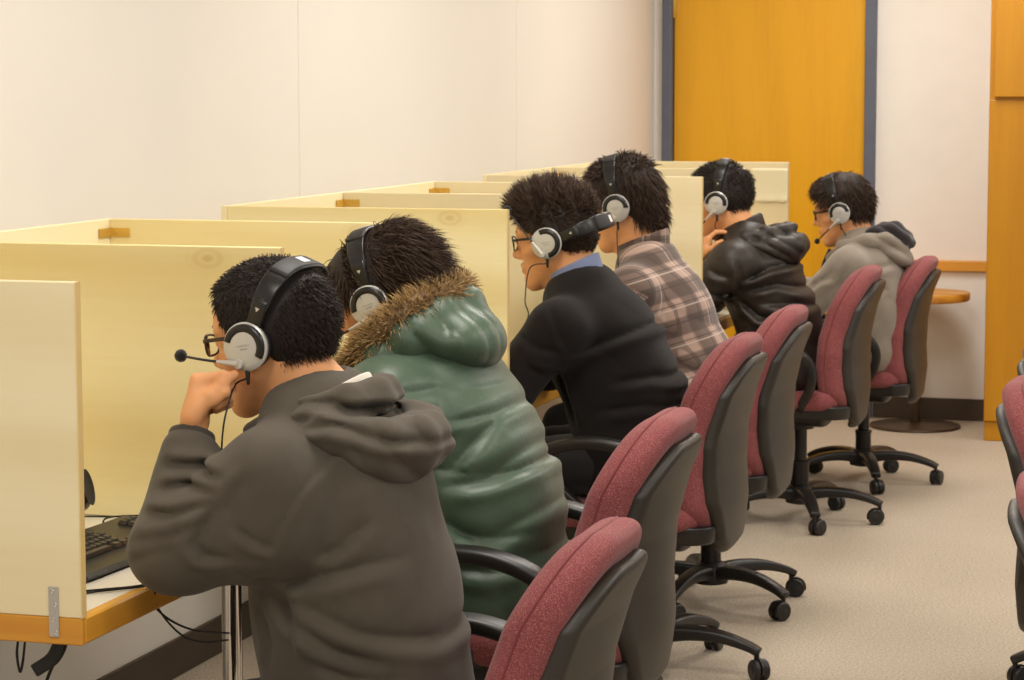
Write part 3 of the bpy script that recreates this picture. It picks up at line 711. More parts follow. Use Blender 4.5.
def head_frame(pitch, yaw, roll=0):
    p, y, r = map(math.radians, (pitch, yaw, roll)); cy, sy = math.cos(y), math.sin(y)
    f = A(-math.cos(p)*cy, -math.cos(p)*sy, -math.sin(p)); l = A(sy, -cy, 0); u = np.cross(f, l)
    l2 = l*math.cos(r)+u*math.sin(r); u2 = u*math.cos(r)-l*math.sin(r)
    return np.stack([f, l2, u2], 1)           # columns: forward, left, up
def head_prims(F, H, R, s=1.0, jaw=1.0):
    T = lambda x, y, z: H+R@(A(x, y, z)*s)
    E = lambda c, r: ell(T(*c), A(*r)*s, R)
    C = lambda a, b, ra, rb: rc(T(*a), T(*b), ra*s, rb*s)
    F.add(E((-.002, 0, .035), (.098, .076, .089)), .01)
    F.add(E((.043, 0, .042), (.055, .064, .06)), .02)
    F.add(E((.045, 0, -.03), (.05, .057, .068)), .025)
    for q in (-1, 1):
        F.add(C((.012, q*.050, -.052), (.07, q*.014, -.096), .02*jaw, .018*jaw), .03)
        F.add(C((.058, q*.044, -.012), (.03, q*.06, -.008), .02, .014), .02)
        F.add(C((.088, q*.010, .032), (.072, q*.046, .03), .011, .011), .014)
    F.add(C((.080, 0, -.098), (.083, 0, -.09), .0185, .016), .018)
    F.add(C((.093, 0, .016), (.113, 0, -.020), .0085, .0115), .014)
    for q in (-1, 1):
        F.add(C((.101, q*.0125, -.026), (.094, q*.014, -.026), .0085, .008), .007)
        F.add(E((.1, q*.0315, .013), (.014, .017, .0115)), .012, 's')
        F.add(E((.079, q*.032, .012), (.0145, .0165, .0125)), .004)
    F.add(C((.092, -.02, -.0535), (.0985, 0, -.0505), .0058, .0068), .007); F.add(C((.092, .02, -.0535), (.0985, 0, -.0505), .0058, .0068), .007)
    F.add(C((.091, -.017, -.063), (.0965, 0, -.0645), .0062, .0075), .007); F.add(C((.091, .017, -.063), (.0965, 0, -.0645), .0062, .0075), .007)
    F.add(C((.1, -.019, -.0575), (.1055, 0, -.0575), .0022, .0022), .003, 's'); F.add(C((.1, .019, -.0575), (.1055, 0, -.0575), .0022, .0022), .003, 's')
    for q in (-1, 1):
        Re = R@np.array(Matrix.Rotation(-.25, 3, 'Y'))
        F.add(ell(T(-.004, q*.079, .0), A(.029, .008, .034)*s, Re), .008); F.add(ell(T(.0, q*.088, .002), A(.015, .006, .02)*s, Re), .006, 's')
def hand_prims(F, W, d, n, t=None, curl=(50, 60, 40), sc=1.0, thumb=(.6, .7, .35), spread=.004):
    W = A(*W); d = nrm(d); n = nrm(A(*n)-d*(A(*n)@d)); t = np.cross(n, d)*(1 if t == 'L' else -1); t = nrm(A(*t)-d*(A(*t)@d)-n*(A(*t)@n)); s = sc
    F.add(sec(W, W+d*.03*s, (.027*s, .019*s), (.034*s, .017*s), t, 2.4), .012)
    F.add(sec(W+d*.03*s, W+d*.082*s, (.036*s, .016*s), (.040*s, .0125*s), t, 2.6), .012)
    Lf = [(.043, .027, .021), (.047, .030, .022), (.044, .028, .021), (.034, .021, .019)]
    for i in range(4):
        p = W+d*(.086-.003*abs(i-1.2))*s+t*(.0305-.0203*i)*s; a = 0
        rr = (.0098, .0092, .0086, .0078) if i < 3 else (.0086, .008, .0075, .007)
        F.add(rc(p-d*.03*s, p, .0085*s, rr[0]*s), .008)
        for k in range(3):
            a += math.radians(curl[k]+(i-1.5)*3); v = d*math.cos(a)+n*math.sin(a)+t*(1.5-i)*spread*8*(math.cos(a)); v = nrm(v); q = p+v*Lf[i][k]*s
            F.add(rc(p, q, rr[k]*s, rr[k+1]*s), .0045); p = q
    F.add(rc(W+d*.045*s+t*.022*s+n*.006*s, W+d*.075*s+t*.024*s+n*.012*s, .016*s, .012*s), .014)
    p = W+d*.022*s+t*.028*s+n*.004*s; v = nrm(d*thumb[0]+t*thumb[1]+n*thumb[2]); q = p+v*.042*s; F.add(rc(p, q, .0145*s, .0108*s), .012)
    v2 = nrm(v+d*.35+n*.5*thumb[2]-t*.25); r_ = q+v2*.03*s; F.add(rc(q, r_, .0105*s, .0095*s), .005); F.add(rc(r_, r_+nrm(v2+n*.3)*.022*s, .0096*s, .0078*s), .004)

def add_person(key, p, label):
    """p: joints in world metres. Builds the one-piece body plus hair, clothing and shoes as children."""
    yc = p['yc']; Y = lambda q, dy=0: A(q[0], yc+dy, q[1])
    root = empty('person', (p['pelvis'][0], yc, 0), 0, label, 'person', 'people wearing headsets at the carrels'); B = A(p['pelvis'][0], yc, 0)
    R = head_frame(p['pitch'], p.get('hyaw', 0), p.get('hroll', 0)); H = Y(p['ear']); s = p.get('hs', 1.0); p['R'], p['H'] = R, H
    pel, bel, che, nb = Y(p['pelvis']), Y(p['belly']), Y(p['chest']), Y(p['neck'])
    aL, aR = [A(*q) for q in p['armL']], [A(*q) for q in p['armR']]
    # body
    allx = [H[0]-.16, H[0]+.13, pel[0]+.2, min(aL[-1][0], aR[-1][0])-.22, p['knee'][0]-.35]
    lo = (min(allx), yc-.42, .0); hi = (max(allx)+.05, yc+.42, H[2]+.15)
    fx = p.get('fine', (H[0]-.14, H[0]+.12))
    F = Field(axis_mix(lo[0], hi[0], fx[0], fx[1], p.get('hf', .0032), .009), axis_mix(lo[1], hi[1], yc-.13, yc+.1, p.get('hf', .0032), .009), axis_mix(lo[2], hi[2], p.get('finez', H[2]-.14), hi[2], p.get('hf', .0032), .009))
    head_prims(F, H, R, s, p.get('jaw', 1.0))
    sk = H+R@(A(-.028, 0, -.045)*s)
    F.add(rc(sk, nb+A(.0, 0, .02), .055, .060), .028); F.add(rc(H+R@(A(.0, 0, -.055)*s), nb+A(-.03, 0, .0), .046, .05), .03)
    F.add(sec(nb+A(.01, 0, -.03), che, (.13, .07), (.155, .098), n=2.2), .03); F.add(sec(che, bel, (.155, .1), (.145, .1)), .03); F.add(sec(bel, pel, (.145, .1), (.16, .1)), .03)
    for a in (aL, aR):
        F.add(rc(nb+A(0, 0, -.04), a[0], .05, .048), .03); F.add(rc(a[0], a[1], .05, .036), .012); F.add(rc(a[1], a[2], .037, .025), .01)
    for q, h in ((aL, p['handL']), (aR, p['handR'])): hand_prims(F, q[2], h[0], h[1], 'L' if q is aL else 'R', **(h[2] if len(h) > 2 else {}))
    for q in (-1, 1):
        hip = pel+A(-.02, q*.09, -.0); kn = A(p['knee'][0], yc+q*p.get('kspread', .13), p['knee'][1]); an = A(p['ankle'][0], yc+q*.13, .09)
        F.add(rc(hip, kn, .075, .052), .02); F.add(rc(kn, an, .052, .036), .02); F.add(rc(an+A(.02, 0, -.04), an+A(-.13, 0, -.055), .034, .026), .02)
    V, Q = F.mesh(1); me = np_mesh('body', V-B, Q)
    L = (V-H)@R/s; lip = np.exp(-((L[:, 0]-.099)/.011)**2-((L[:, 1])/.018)**4-((L[:, 2]+.0575)/.0095)**4); set_attr(me, 'lip', lip)
    body = link('body', me, p.get('skin', M_skin), root)
    # eyes and brows
    for q in (-1, 1):
        bm = bmesh.new(); bmesh.ops.create_uvsphere(bm, u_segments=16, v_segments=10, radius=.0118*s)
        for v in bm.verts: v.co.x *= .95
        c = H+R@(A(.0815, q*.032, .0125)*s)-B; me = bpy.data.meshes.new('eye'); 
        for f in bm.faces: f.material_index = 1 if (f.calc_center_median().normalized().x > .86) else 0
        bm.to_mesh(me); bm.free(); o = link('eye', me, [M_eye, M_iris], root); o.matrix_local = Matrix([[*R[i], c[i]] for i in range(3)]+[[0, 0, 0, 1]])
        pts = [H+R@(A(*v)*s)-B for v in ((.099, q*.014, .0345), (.094, q*.032, .040), (.079, q*.05, .036))]
        bm = bmesh.new(); sweep(bm, spline(pts, 5), circ(.0022, 6, .0036), False, R[:, 0], [.7, .9, 1, 1, 1, 1, 1, .9, .8, .6, .4]); bm_link('eyebrow', bm, p['hair']['mat'], root, True)
    # hair
    make_hair(root, p['hair'], H, R, s, B)
    # trousers
    F = field((p['knee'][0]-.12, yc-.30, .07), (pel[0]+.19, yc+.30, .70), .011)
    F.add(ell(pel+A(.0, 0, .0), (.12, .185, .095)), .03)
    for q in (-1, 1):
        hip = pel+A(-.02, q*.09, -.0); kn = A(p['knee'][0], yc+q*p.get('kspread', .13), p['knee'][1]); an = A(p['ankle'][0], yc+q*.13, .13)
        F.add(rc(hip, kn, .087, .066), .03); F.add(rc(kn, an, .066, .055), .02)
    folds(F, (p['knee'][0]+.05, yc, p['knee'][1]), (1, 0, .3), .05, .005, (.2, .3, .15), 3)
    V, Q = F.mesh(1); link('trousers', np_mesh('trousers', V-B, Q), p.get('trouser', M_trouser), root)
    for q in (-1, 1):
        an = A(p['ankle'][0], yc+q*.13, 0); F = field(an+A(-.24, -.08, -.0), an+A(.09, .08, .14), .007)
        F.add(rc(an+A(.02, 0, .06), an+A(.02, 0, .10), .046, .043), .02); F.add(sec(an+A(.04, 0, .04), an+A(-.17, 0, .034), (.04, .04), (.046, .03), (0, 1, 0), 2.6), .03)
        F.D = np.maximum(F.D, .0035-F.grid((slice(None),)*3)[2]); V, Q = F.mesh(1); sh = link('shoe', np_mesh('shoe', V-B, Q), M_shoe, root)
    # upper garment
    g = p['top']; h = g.get('h', .0055); t = g.get('t', .012); wS, dS = g.get('w', 1), g.get('d', 1)
    F = field((min(aL[2][0], aR[2][0], aL[1][0])-.1, yc-.44, .42), (max(pel[0], bel[0], che[0], nb[0])+.28, yc+.44, nb[2]+.2), h)
    top = nb+A(.01, 0, -.02)
    W = g.get('sizes', ((.118, .075), (.168, .112), (.163, .115), (.178, .118)))
    W = [(a*wS+t, b*dS+t) for a, b in W]
    F.add(sec(top, che, W[0], W[1], n=2.3), .03); F.add(sec(che, bel, W[1], W[2], n=2.4), .04); F.add(sec(bel, pel+A(0, 0, g.get('hem', -.01)), W[2], W[3], n=2.4), .04)
    for a in (aL, aR):
        sl = g.get('sleeve', (.062, .05, .036)); F.add(rc(nb+A(.012, 0, -.045), a[0], .050+t*.4, sl[0]-.004), .06)
        F.add(rc(a[0], a[1], sl[0]+t*.3, sl[1]+t*.3), .045); e = a[1]+(a[2]-a[1])*g.get('cuff', .86); F.add(rc(a[1], e, sl[1]+t*.3, sl[2]+t*.3), .014)
        if g.get('ribcuff'): F.add(rc(a[1]+(a[2]-a[1])*.8, a[1]+(a[2]-a[1])*1.0, sl[2]+.001, sl[2]-.002), .004)
    if g.get('fn'): g['fn'](F, p, yc)
    neck_dir = nrm(sk-nb)
    F.add(rc(nb+neck_dir*g.get('open', .045), nb+neck_dir*.2, .066, .085), .008, 's')
    for f in g.get('folds', ()): folds(F, *f[:1], **f[1]) if isinstance(f[1], dict) else folds(F, *f)
    for c_ in g.get('creases', ()): crease(F, c_[0], c_[1], c_[2]*g.get('cd', 1), *c_[3:])
    amp = g.get('amp', .003)
    F.disp(lambda X, Y_, Z: amp*wav(X, Y_, Z, 30, 11)+amp*.6*wav(X, Y_, Z, 62, 12), lo=A(-9, -9, -9), hi=A(9, 9, 9))
    V, Q = F.mesh(g.get('smooth', 1)); me = np_mesh(g['name'], V-B, Q)
    if g.get('attr'): g['attr'](me, V, p)
    top_o = link(g['name'], me, g['mat'], root)
    if g.get('extra'): g['extra'](root, top_o, p, B, V, Q)
    return root

def make_hair(root, hp, H, R, s, B):
    F = field((-.16, -.13, -.13), (.15, .13, .18), .0042); X, Y, Z = F.grid((slice(None),)*3)
    t = hp['t']; cran = ell((-.004, 0, .036), (.099+t, .077+t*.75, .09+t))
    F.add(cran, .001); F.add(ell((.036, 0, .045), (.054+t*.6, .064+t*.7, .062+t*.9)), .02)
    if 'crown' in hp: c, r = hp['crown']; F.add(ell(c, r), .03)
    if hp.get('nape'): F.add(ell((-.062, 0, -.045), (.038+t*.6, .056+t*.3, .05)), .03)
    F.D += hp.get('lump', .004)*wav(X, Y, Z, 75, hp['seed']).astype(np.float32)
    hx, hz = hp.get('line', ([-.13, -.05, -.028, -.012, .018, .03, .05, .07, .085, .1], [-.075, -.065, -.03, -.005, -.012, .02, .045, .078, .1, .12]))
    zl = np.interp(X, hx, hz).astype(np.float32)+.006*np.sin(Y*60)
    F.D = np.maximum(F.D, np.broadcast_to((zl-Z)*.8, F.D.shape)).astype(np.float32)
    V, Q = F.mesh(1); N = vnormals(V, Q); C = V[Q].mean(1)
    n = hp['n']; w = np.where(np.linalg.norm((C-A(0, 0, .036))/A(.1, .078, .09), axis=1) > .96, 1.0, .0)
    w = w*np.where((np.hypot(C[:, 0], C[:, 2]) < .048) & (np.abs(C[:, 1]) > .05), 0, 1)
    i = rng.choice(len(Q), n, p=w/w.sum()); u = rng.uniform(size=(n, 2))
    P = C[i]+(V[Q[i, 1]]-V[Q[i, 0]])*(u[:, :1]-.5)+(V[Q[i, 3]]-V[Q[i, 0]])*(u[:, 1:]-.5)-N[i]*.002
    D, L = hp['comb'](P, N[i]); D = D+rng.normal(size=D.shape)*hp.get('rand', .25); L = L*rng.uniform(.55, 1.15, n)
    tb = math.radians(hp['band']); pl = np.abs(P[:, 0]*math.cos(tb)+P[:, 2]*math.sin(tb)); up = -P[:, 0]*math.sin(tb)+P[:, 2]*math.cos(tb)
    L = np.where((pl < .021) & (up > .02), L*.22, L)
    SV, SQ, ST, tone = strands(P, D, L, hp.get('r', .0012), A(*hp.get('droop', (0, 0, -.35))), 4, None)
    allV = np.concatenate([V, SV]); k = len(V)
    W_ = H+(allV*s)@R.T-B
    me = np_mesh('hair', W_, [np.concatenate([Q, SQ+k]), ST+k]); set_attr(me, 'tone', np.concatenate([np.full(k, .12), tone]))
    link('hair', me, hp['mat'], root)

def mat_at(H, R): return Matrix([[*[float(x) for x in R[i]], float(H[i])] for i in range(3)]+[[0, 0, 0, 1]])
def make_headset(p, label, tilt, boom, cable, mic=True, roff=(0, 0), bandr=.142, cups=.094, boomlen=.112):
    """headset worn on the head frame: tilt = band lean back from vertical (deg, head frame), boom = angle above forward"""
    r = empty('headset', (0, 0, 0), 0, label, 'headset', 'headsets with boom microphones'); r.matrix_world = mat_at(p['H'], p['R'])
    a = math.radians(tilt); b = A(-math.sin(a), 0, math.cos(a)); f = A(math.cos(a), 0, math.sin(a))
    ox, oz = roff
    pts = []
    for th in np.linspace(0, PI, 41):
        c, s_ = math.cos(th), math.sin(th); pts.append(A(ox, 0, oz)+A(0, math.copysign(abs(c)**.62, c)*(cups-.004)*(1+.2*math.sin(2*min(th, PI-th))), 0)+b*(s_**.8)*bandr)
    pts = np.array(pts)
    bm = bmesh.new(); mid = pts[5:36]; sc = [(1.0+.25*math.sin(PI*i/30), 1) for i in range(len(mid))]
    sweep(bm, mid, rrect(.0028, .0155, .0024), False, f, [(1, 1.0+.3*math.sin(PI*i/30)) for i in range(len(mid))])
    hb = bm_link('headband', bm, M_headblk, r, True)
    bm = bmesh.new(); sweep(bm, pts[13:28], rrect(.0052, .0185, .004), False, f); bm_link('band_cushion', bm, M_padblk, hb, True)
    top = pts[20]; bm = bmesh.new(); box(bm, (0, 0, 0), (.019, .022, .0012), .0004, seg=1)
    Rt = np.stack([f, A(0, 1, 0), b], 1)
    for v in bm.verts: v.co = Vector(top+b*.0056+Rt@np.array(v.co))
    bm_link('sticker', bm, M_stick, hb)
    for q in (1, -1):
        c = A(ox, q*cups, oz)
        # slider arm between band and yoke, with a small triangle mark
        bm = bmesh.new(); sl = pts[2:8] if q > 0 else pts[33:39]; sweep(bm, sl, rrect(.0042, .0135, .003), False, f); so = bm_link('slider', bm, M_headblk, r, True)
        if q > 0:
            m0 = pts[5]+A(0, .0052, 0); bm = bmesh.new(); tri = [m0+f*.0042+b*.003, m0-f*.0042+b*.003, m0-b*.004]
            vs = [bm.verts.new(Vector(v)) for v in tri]+[bm.verts.new(Vector(v+A(0, .0008, 0))) for v in tri]
            bm.faces.new(vs[:3][::-1]); bm.faces.new(vs[3:])
            for k in range(3): bm.faces.new((vs[k], vs[(k+1) % 3], vs[3+(k+1) % 3], vs[3+k]))
            bm_link('logo_mark', bm, M_silver, so)
        bm = bmesh.new(); lathe(bm, [(.012, -.002), (.036, -.002), (.0405, .003), (.0405, .008), (.036, .0115), (.030, .0135), (.02, .0155), (0, .0165)], 40, c, (0, q, 0)); cup = bm_link('ear_cup', bm, M_silver, r, auto=50)
        bm = bmesh.new(); lathe(bm, [(.018, -.018), (.03, -.0195), (.0375, -.015), (.0385, -.007), (.036, -.0015), (.02, -.001)], 36, c, (0, q, 0)); bm_link('ear_pad', bm, M_padblk, cup, True)
        bm = bmesh.new(); sweep(bm, [c+A(.0402*math.cos(x), q*.0025, .0402*math.sin(x)) for x in np.linspace(-1.1, .7, 16)], rrect(.0012, .0042, .001), False, (0, 1, 0)); bm_link('trim_ring', bm, M_blue, cup, True)
        # black crescent yoke round the upper half of the cup
        bm = bmesh.new(); ring = []
        for th in np.linspace(math.radians(-8), math.radians(188), 27):
            e = min(1, min(th+.14, PI+.14-th)/.18+.35)
            ctr = c+(f*math.cos(th)+b*math.sin(th))*.0322+A(0, q*.0125, 0); rad = f*math.cos(th)+b*math.sin(th)
            ring.append([bm.verts.new(Vector(ctr+rad*w_+A(0, q*hh, 0))) for w_, hh in ((-.0075, .0026), (-.005, .0046), (.0035, .0034), (.0055, .0003), (.0055, -.004), (-.0075, -.002))])
        for i in range(len(ring)-1):
            for j in range(6): bm.faces.new((ring[i][j], ring[i][(j+1) % 6], ring[i+1][(j+1) % 6], ring[i+1][j]))
        bm.faces.new(ring[0]); bm.faces.new(ring[-1][::-1]); bm_link('yoke', bm, M_headblk, cup, True)
        if q > 0:                                   # two short lines of faint print on the silver disc
            bm = bmesh.new()
            for k, (zz, x0, x1) in enumerate(((.002, -.011, .011), (-.0035, -.007, .005))):
                n_ = 9-3*k
                for j in range(n_):
                    x = x0+(x1-x0)*j/(n_-1); box(bm, c+A(x, .0166-.0009*abs(x)/.011, zz), (.0014, .0005, .0024), 0)
            bm_link('print', bm, M_print, cup)
    if mic:
        ba = math.radians(boom); d = A(math.cos(ba), 0, math.sin(ba)); pv = A(ox+.012, cups+.0145, oz-.0265)
        bm = bmesh.new(); lathe(bm, [(.0085, -.004), (.0085, .003), (.007, .0055), (0, .006)], 18, pv, (0, 1, 0)); sweep(bm, [pv+A(0, .002, 0), pv+d*.02+A(0, .0015, 0), pv+d*.042], circ(.0062, 10), False, (0, 1, 0), [1, .8, .5]); bo = bm_link('boom_arm', bm, M_silver, r, auto=50)
        tip = pv+d*boomlen+A(0, -.022, 0)
        bm = bmesh.new(); sweep(bm, spline([pv+d*.04, pv+d*.07+A(0, -.004, 0), pv+d*(boomlen-.015)+A(0, -.016, 0), tip], 5), circ(.0023, 8), False, (0, 1, 0)); bm_link('boom_tube', bm, M_headblk, bo, True)
        bm = bmesh.new(); bmesh.ops.create_uvsphere(bm, u_segments=18, v_segments=12, radius=.0108)
        for v in bm.verts: v.co = Vector(tip)+v.co*(1+.05*random.uniform(-1, 1))
        bm_link('microphone_foam', bm, M_foam, r, True)
    if cable:
        Mi = np.linalg.inv(np.array(mat_at(p['H'], p['R']))); loc = [(Mi@np.append(A(*w_), 1))[:3] for w_ in cable]
        st = A(ox+.004, cups+.006, oz-.0385); pts = [st, st+A(.002, .001, -.012)]+loc
        tube('cable', pts, .0016, M_rubber, r, 6)
        bm = bmesh.new(); lathe(bm, [(.0045, 0), (.004, .006), (.0028, .022), (.0016, .024)], 10, st, (.1, .05, -1)); bm_link('strain_relief', bm, M_rubber, r, True)
    return r
def make_glasses(p, label, mat, rim=(.025, .0175), dz=0, half=False):
    r = empty('glasses', (0, 0, 0), 0, label, 'glasses', 'glasses worn by the seated people'); r.matrix_world = mat_at(p['H'], p['R'])
    for q in (1, -1):
        c = A(.1085, q*.033, .010+dz); pts = []
        for th in np.linspace(0, 2*PI, 33)[:-1]:
            e = .72; cx, sx = math.cos(th), math.sin(th); yy = math.copysign(abs(cx)**e, cx)*rim[0]; zz = math.copysign(abs(sx)**e, sx)*rim[1]
            pts.append(c+A(-abs(yy*q+.0)*.12-(max(0, (q*yy))*.22), yy, zz))
        pts = np.array(pts); bm = bmesh.new(); sweep(bm, pts, circ(.0021, 8), True, (1, 0, 0)); fr = bm_link('frame', bm, mat, r, True)
        bm = bmesh.new(); vs = [bm.verts.new(Vector(v)) for v in pts]; ce = bm.verts.new(Vector(pts.mean(0)+A(.0012, 0, 0)))
        for i in range(32): bm.faces.new((vs[i], vs[(i+1) % 32], ce))
        lo = bm_link('lens', bm, M_lens, r, True); sm = lo.modifiers.new('t', 'SOLIDIFY'); sm.thickness = .0014
        bm = bmesh.new(); sweep(bm, spline([A(.1, q*(.033+rim[0]), .018+dz), A(.096, q*.0655, .0185+dz), A(.06, q*.075, .018+dz), A(.02, q*.082, .016+dz), A(-.012, q*.082, .004+dz)], 6), rrect(.0013, .0034, .001), False, (0, 0, 1)); bm_link('temple', bm, mat, r, True)
    bm = bmesh.new(); sweep(bm, spline([A(.109, .009, .013+dz), A(.1125, 0, .0165+dz), A(.109, -.009, .013+dz)], 5), circ(.0019, 8), False, (0, 0, 1)); bm_link('bridge', bm, mat, r, True)
    return r
def cloth_piece(name, lo, hi, h, build, mat, root, B, smooth=1, amp=.0015):
    """a separate hanging or lying piece of cloth (hood, lining) grown from its own field"""
    F = field(lo, hi, h); build(F)
    if amp: F.disp(lambda X, Y, Z: amp*wav(X, Y, Z, 40, 15), A(-9, -9, -9), A(9, 9, 9))
    V, Q = F.mesh(smooth); return link(name, np_mesh(name, V-B, Q), mat, root)
def neck_axis(p):
    nb = A(p['neck'][0], p['yc'], p['neck'][1]); sk = p['H']+p['R']@A(-.028, 0, -.045); return nb, nrm(sk-nb)
def collar_ring(name, p, mat, root, B, r, off, half, th=.0035, gap=.9, rise=0, flare=0):
    """standing collar: a strip around the neck axis, open at the throat"""
    nb, ax = neck_axis(p); fr = nrm(np.cross(ax, A(0, 1, 0))); fr = fr if fr[0] < 0 else -fr
    pts = []
    for a in np.linspace(gap, 2*PI-gap, 33):
        k = .5-.5*math.cos(a); pts.append(nb+ax*(off+rise*k)+fr*math.cos(a)*r*1.06+A(0, 1, 0)*math.sin(a)*r-B)
    bm = bmesh.new(); sweep(bm, np.array(pts), rrect(th, half, th*.9), False, ax-fr*flare); return bm_link(name, bm, mat, root, True)
# ---------------------------------------------------------------- garments
M_hoodie = cloth('charcoal_sweatshirt', (80, 73, 63), .95, .12, 9, 1100, .25, .12)
M_rib = cloth('charcoal_rib_knit', (66, 61, 55), .95, .12, 9, 700, .4, .1)
def _puff():
    n = NT('green_nylon'); o = n.co(); c = s2l((66, 86, 68))
    n.bump(n.noise(o, 60, 3, .6), .12, .006)
    n.set(**{'Base Color': n.ramp(n.noise(o, 6, 3), [(.3, tuple(x*.88 for x in c)), (.7, tuple(x*1.1 for x in c))]), 'Roughness': .42, 'Specular IOR Level': .45, 'Sheen Weight': .1}); return n.m
M_puff = _puff()
M_sweater = cloth('black_knit', (22, 18, 17), .95, .12, 9, 900, .3, .06)
M_blueshirt = cloth('blue_shirt_collar', (122, 132, 164), .85, .08)
M_tee = cloth('white_cotton', (214, 206, 194), .9, .05)
def _leather():
    n = NT('black_leather'); o = n.co(); c = s2l((46, 39, 33))
    n.bump(n.noise(o, 55, 4, .6), .25, .006)
    n.set(**{'Base Color': n.ramp(n.noise(o, 8, 4), [(.3, tuple(x*.75 for x in c)), (.75, tuple(x*1.25 for x in c))]), 'Roughness': .5, 'Specular IOR Level': .4}); return n.m
M_leather = _leather()
M_grey = cloth('pale_grey_jersey', (136, 126, 113), .95, .1, 9, 1100, .25, .3)
M_lining = cloth('charcoal_hood_lining', (52, 48, 50), .95, .1)
def _plaid():
    n = NT('plaid_flannel'); v = n.new('ShaderNodeAttribute', attribute_name='plaid').outputs['Vector']; s = n.sep(v)
    base, dark, pale = s2l((168, 142, 128)), s2l((36, 30, 29)), s2l((200, 186, 174))
    def band(x, per, ph, w, soft=.04):
        f = n.math('FRACT', n.math('ADD', n.math('DIVIDE', x, per), ph)); d = n.math('ABSOLUTE', n.math('SUBTRACT', f, .5))
        r = n.new('ShaderNodeMapRange'); r.interpolation_type = 'SMOOTHSTEP'; r.inputs['From Min'].default_value = w+soft; r.inputs['From Max'].default_value = w; n.l(d, r.inputs['Value']); return r.outputs[0]
    col = n.mix(n.math('MULTIPLY', band(s[0], .105, 0, .2, .08), .7), base, dark); col = n.mix(n.math('MULTIPLY', band(s[1], .105, 0, .2, .08), .7), col, dark)
    for c_, a in ((0, 0.0), (1, 0.0)):
        col = n.mix(n.math('MULTIPLY', band(s[c_], .0525, .30, .035, .02), .55), col, dark)
        col = n.mix(n.math('MULTIPLY', band(s[c_], .105, .5, .012, .012), .6), col, pale)
    tw = n.noise(n.co((700, 700, 700)), 1, 1); col = n.mix(n.math('MULTIPLY', tw, .25), col, base)
    n.bump(tw, .15, .002); n.set(**{'Base Color': col, 'Roughness': .9, 'Sheen Weight': .2, 'Specular IOR Level': .2}); return n.m
M_plaid = _plaid()
M_glassblk = plain('black_acetate', (26, 22, 20), .3); M_glassbrn = plain('brown_metal_rim', (66, 52, 42), .3, .4)

def chain(F, pts, r, k=.012, closed=False):
    n = len(pts); rr = r if np.ndim(r) else [r]*n
    for i in range(n if closed else n-1): F.add(rc(pts[i], pts[(i+1) % n], rr[i], rr[(i+1) % n]), k)
def mesh_tube_attr(name, path, r, mat, root, B, closed=False, k=10, flat=1.0):
    bm = bmesh.new(); sweep(bm, spline(path-B, 6, closed), circ(r, k, r*flat), closed, (0, .2, 1)); return bm_link(name, bm, mat, root, True)

# ---- 1: grey hoodie, fist at the mouth
H1 = at(256, 346, .325)
p1 = dict(yc=.41, ear=(H1[0], H1[2]), pitch=10, hyaw=-7, hs=1.0, pelvis=(.325, .485), belly=(.293, .67), chest=(.27, .84), neck=(.225, .985), knee=(.03, .40), ankle=(.22, .09),
          armL=[(.215, .215, .885), (.066, .165, .777), tuple(at(192, 436, .27))], armR=[(.225, .605, .90), (.12, .66, .72), (-.02, .52, .745)], fine=(.0, H1[0]+.12), hf=.0032)
p1['handL'] = (A(.02, .42, .88), A(.92, .12, -.05), dict(curl=(80, 95, 55), thumb=(.8, .12, .5), sc=1.04))
p1['handR'] = (A(-1, -.1, -.1), A(-.1, 0, -1), dict(curl=(20, 25, 15)))
def extra1(root, top, p, B, V, Q):
    nb, ax = neck_axis(p)
    collar_ring('tshirt_collar', p, M_tee, root, B, .096, -.018, .013, .004, 2.4, .016)
    e, w_ = A(*p['armL'][1]), A(*p['armL'][2]); d = nrm(w_-e); L = np.linalg.norm(w_-e)
    bm = bmesh.new(); lathe(bm, [(.034, 0), (.0405, .003), (.0420, .012), (.0395, .034), (.0385, .056), (.037, .060), (.03, .058)], 32, e+d*(L-.055)-B, d); bm_link('cuff', bm, M_rib, root, True)
    def hood(F):
        ring = [nb+A(*v) for v in ((-.085, -.075, -.035), (-.03, -.112, -.012), (.03, -.118, .008), (.085, -.085, .022), (.112, -.02, .026), (.112, .02, .026), (.085, .085, .02), (.03, .118, .008), (-.03, .112, -.012), (-.085, .075, -.035))]
        chain(F, ring, [.016, .02, .023, .026, .027, .027, .026, .023, .02, .016], .012)
        bag = [nb+A(*v) for v in ((.0, -.150, -.03), (.075, -.150, -.028), (.145, -.105, -.040), (.178, -.03, -.052), (.178, .03, -.052), (.145, .105, -.04), (.075, .15, -.03), (.0, .15, -.03))]
        chain(F, bag, [.016, .030, .040, .044, .044, .040, .030, .016], .02)
        F.add(ell(nb+A(.128, -.02, -.062), (.075, .135, .046), np.array(Matrix.Rotation(.62, 3, 'Y'))), .02)
        F.add(ell(nb+A(.07, -.07, -.02), (.06, .07, .035), np.array(Matrix.Rotation(.3, 3, 'Y'))), .02)
        folds(F, nb+A(.11, -.07, .0), (.35, .35, .85), .045, .005, (.13, .2, .10), 21, 1.2); folds(F, nb+A(.16, -.02, -.05), (.8, .2, .5), .05, .004, (.09, .2, .08), 22, 1.2)
        crease(F, ((312, 424), (350, 418), (398, 437), (446, 452)), .33, .012, .007, (.1, .7), 1); crease(F, ((285, 412), (308, 402), (336, 402), (362, 416)), .3, .010, .006, (.1, .6), 1); crease(F, ((350, 400), (385, 405), (420, 418)), .38, .010, .006, (.1, .7), -1)
        F.add(rc(nb-ax*.02, nb+ax*.2, .072, .085), .006, 's')
    cloth_piece('hood', nb+A(-.14, -.24, -.17), nb+A(.26, .24, .10), .0045, hood, M_hoodie, root, B)
def bag1(F, p, yc): F.add(rc(A(.115, .18, .79), A(.215, .215, .81), .070, .078), .05)
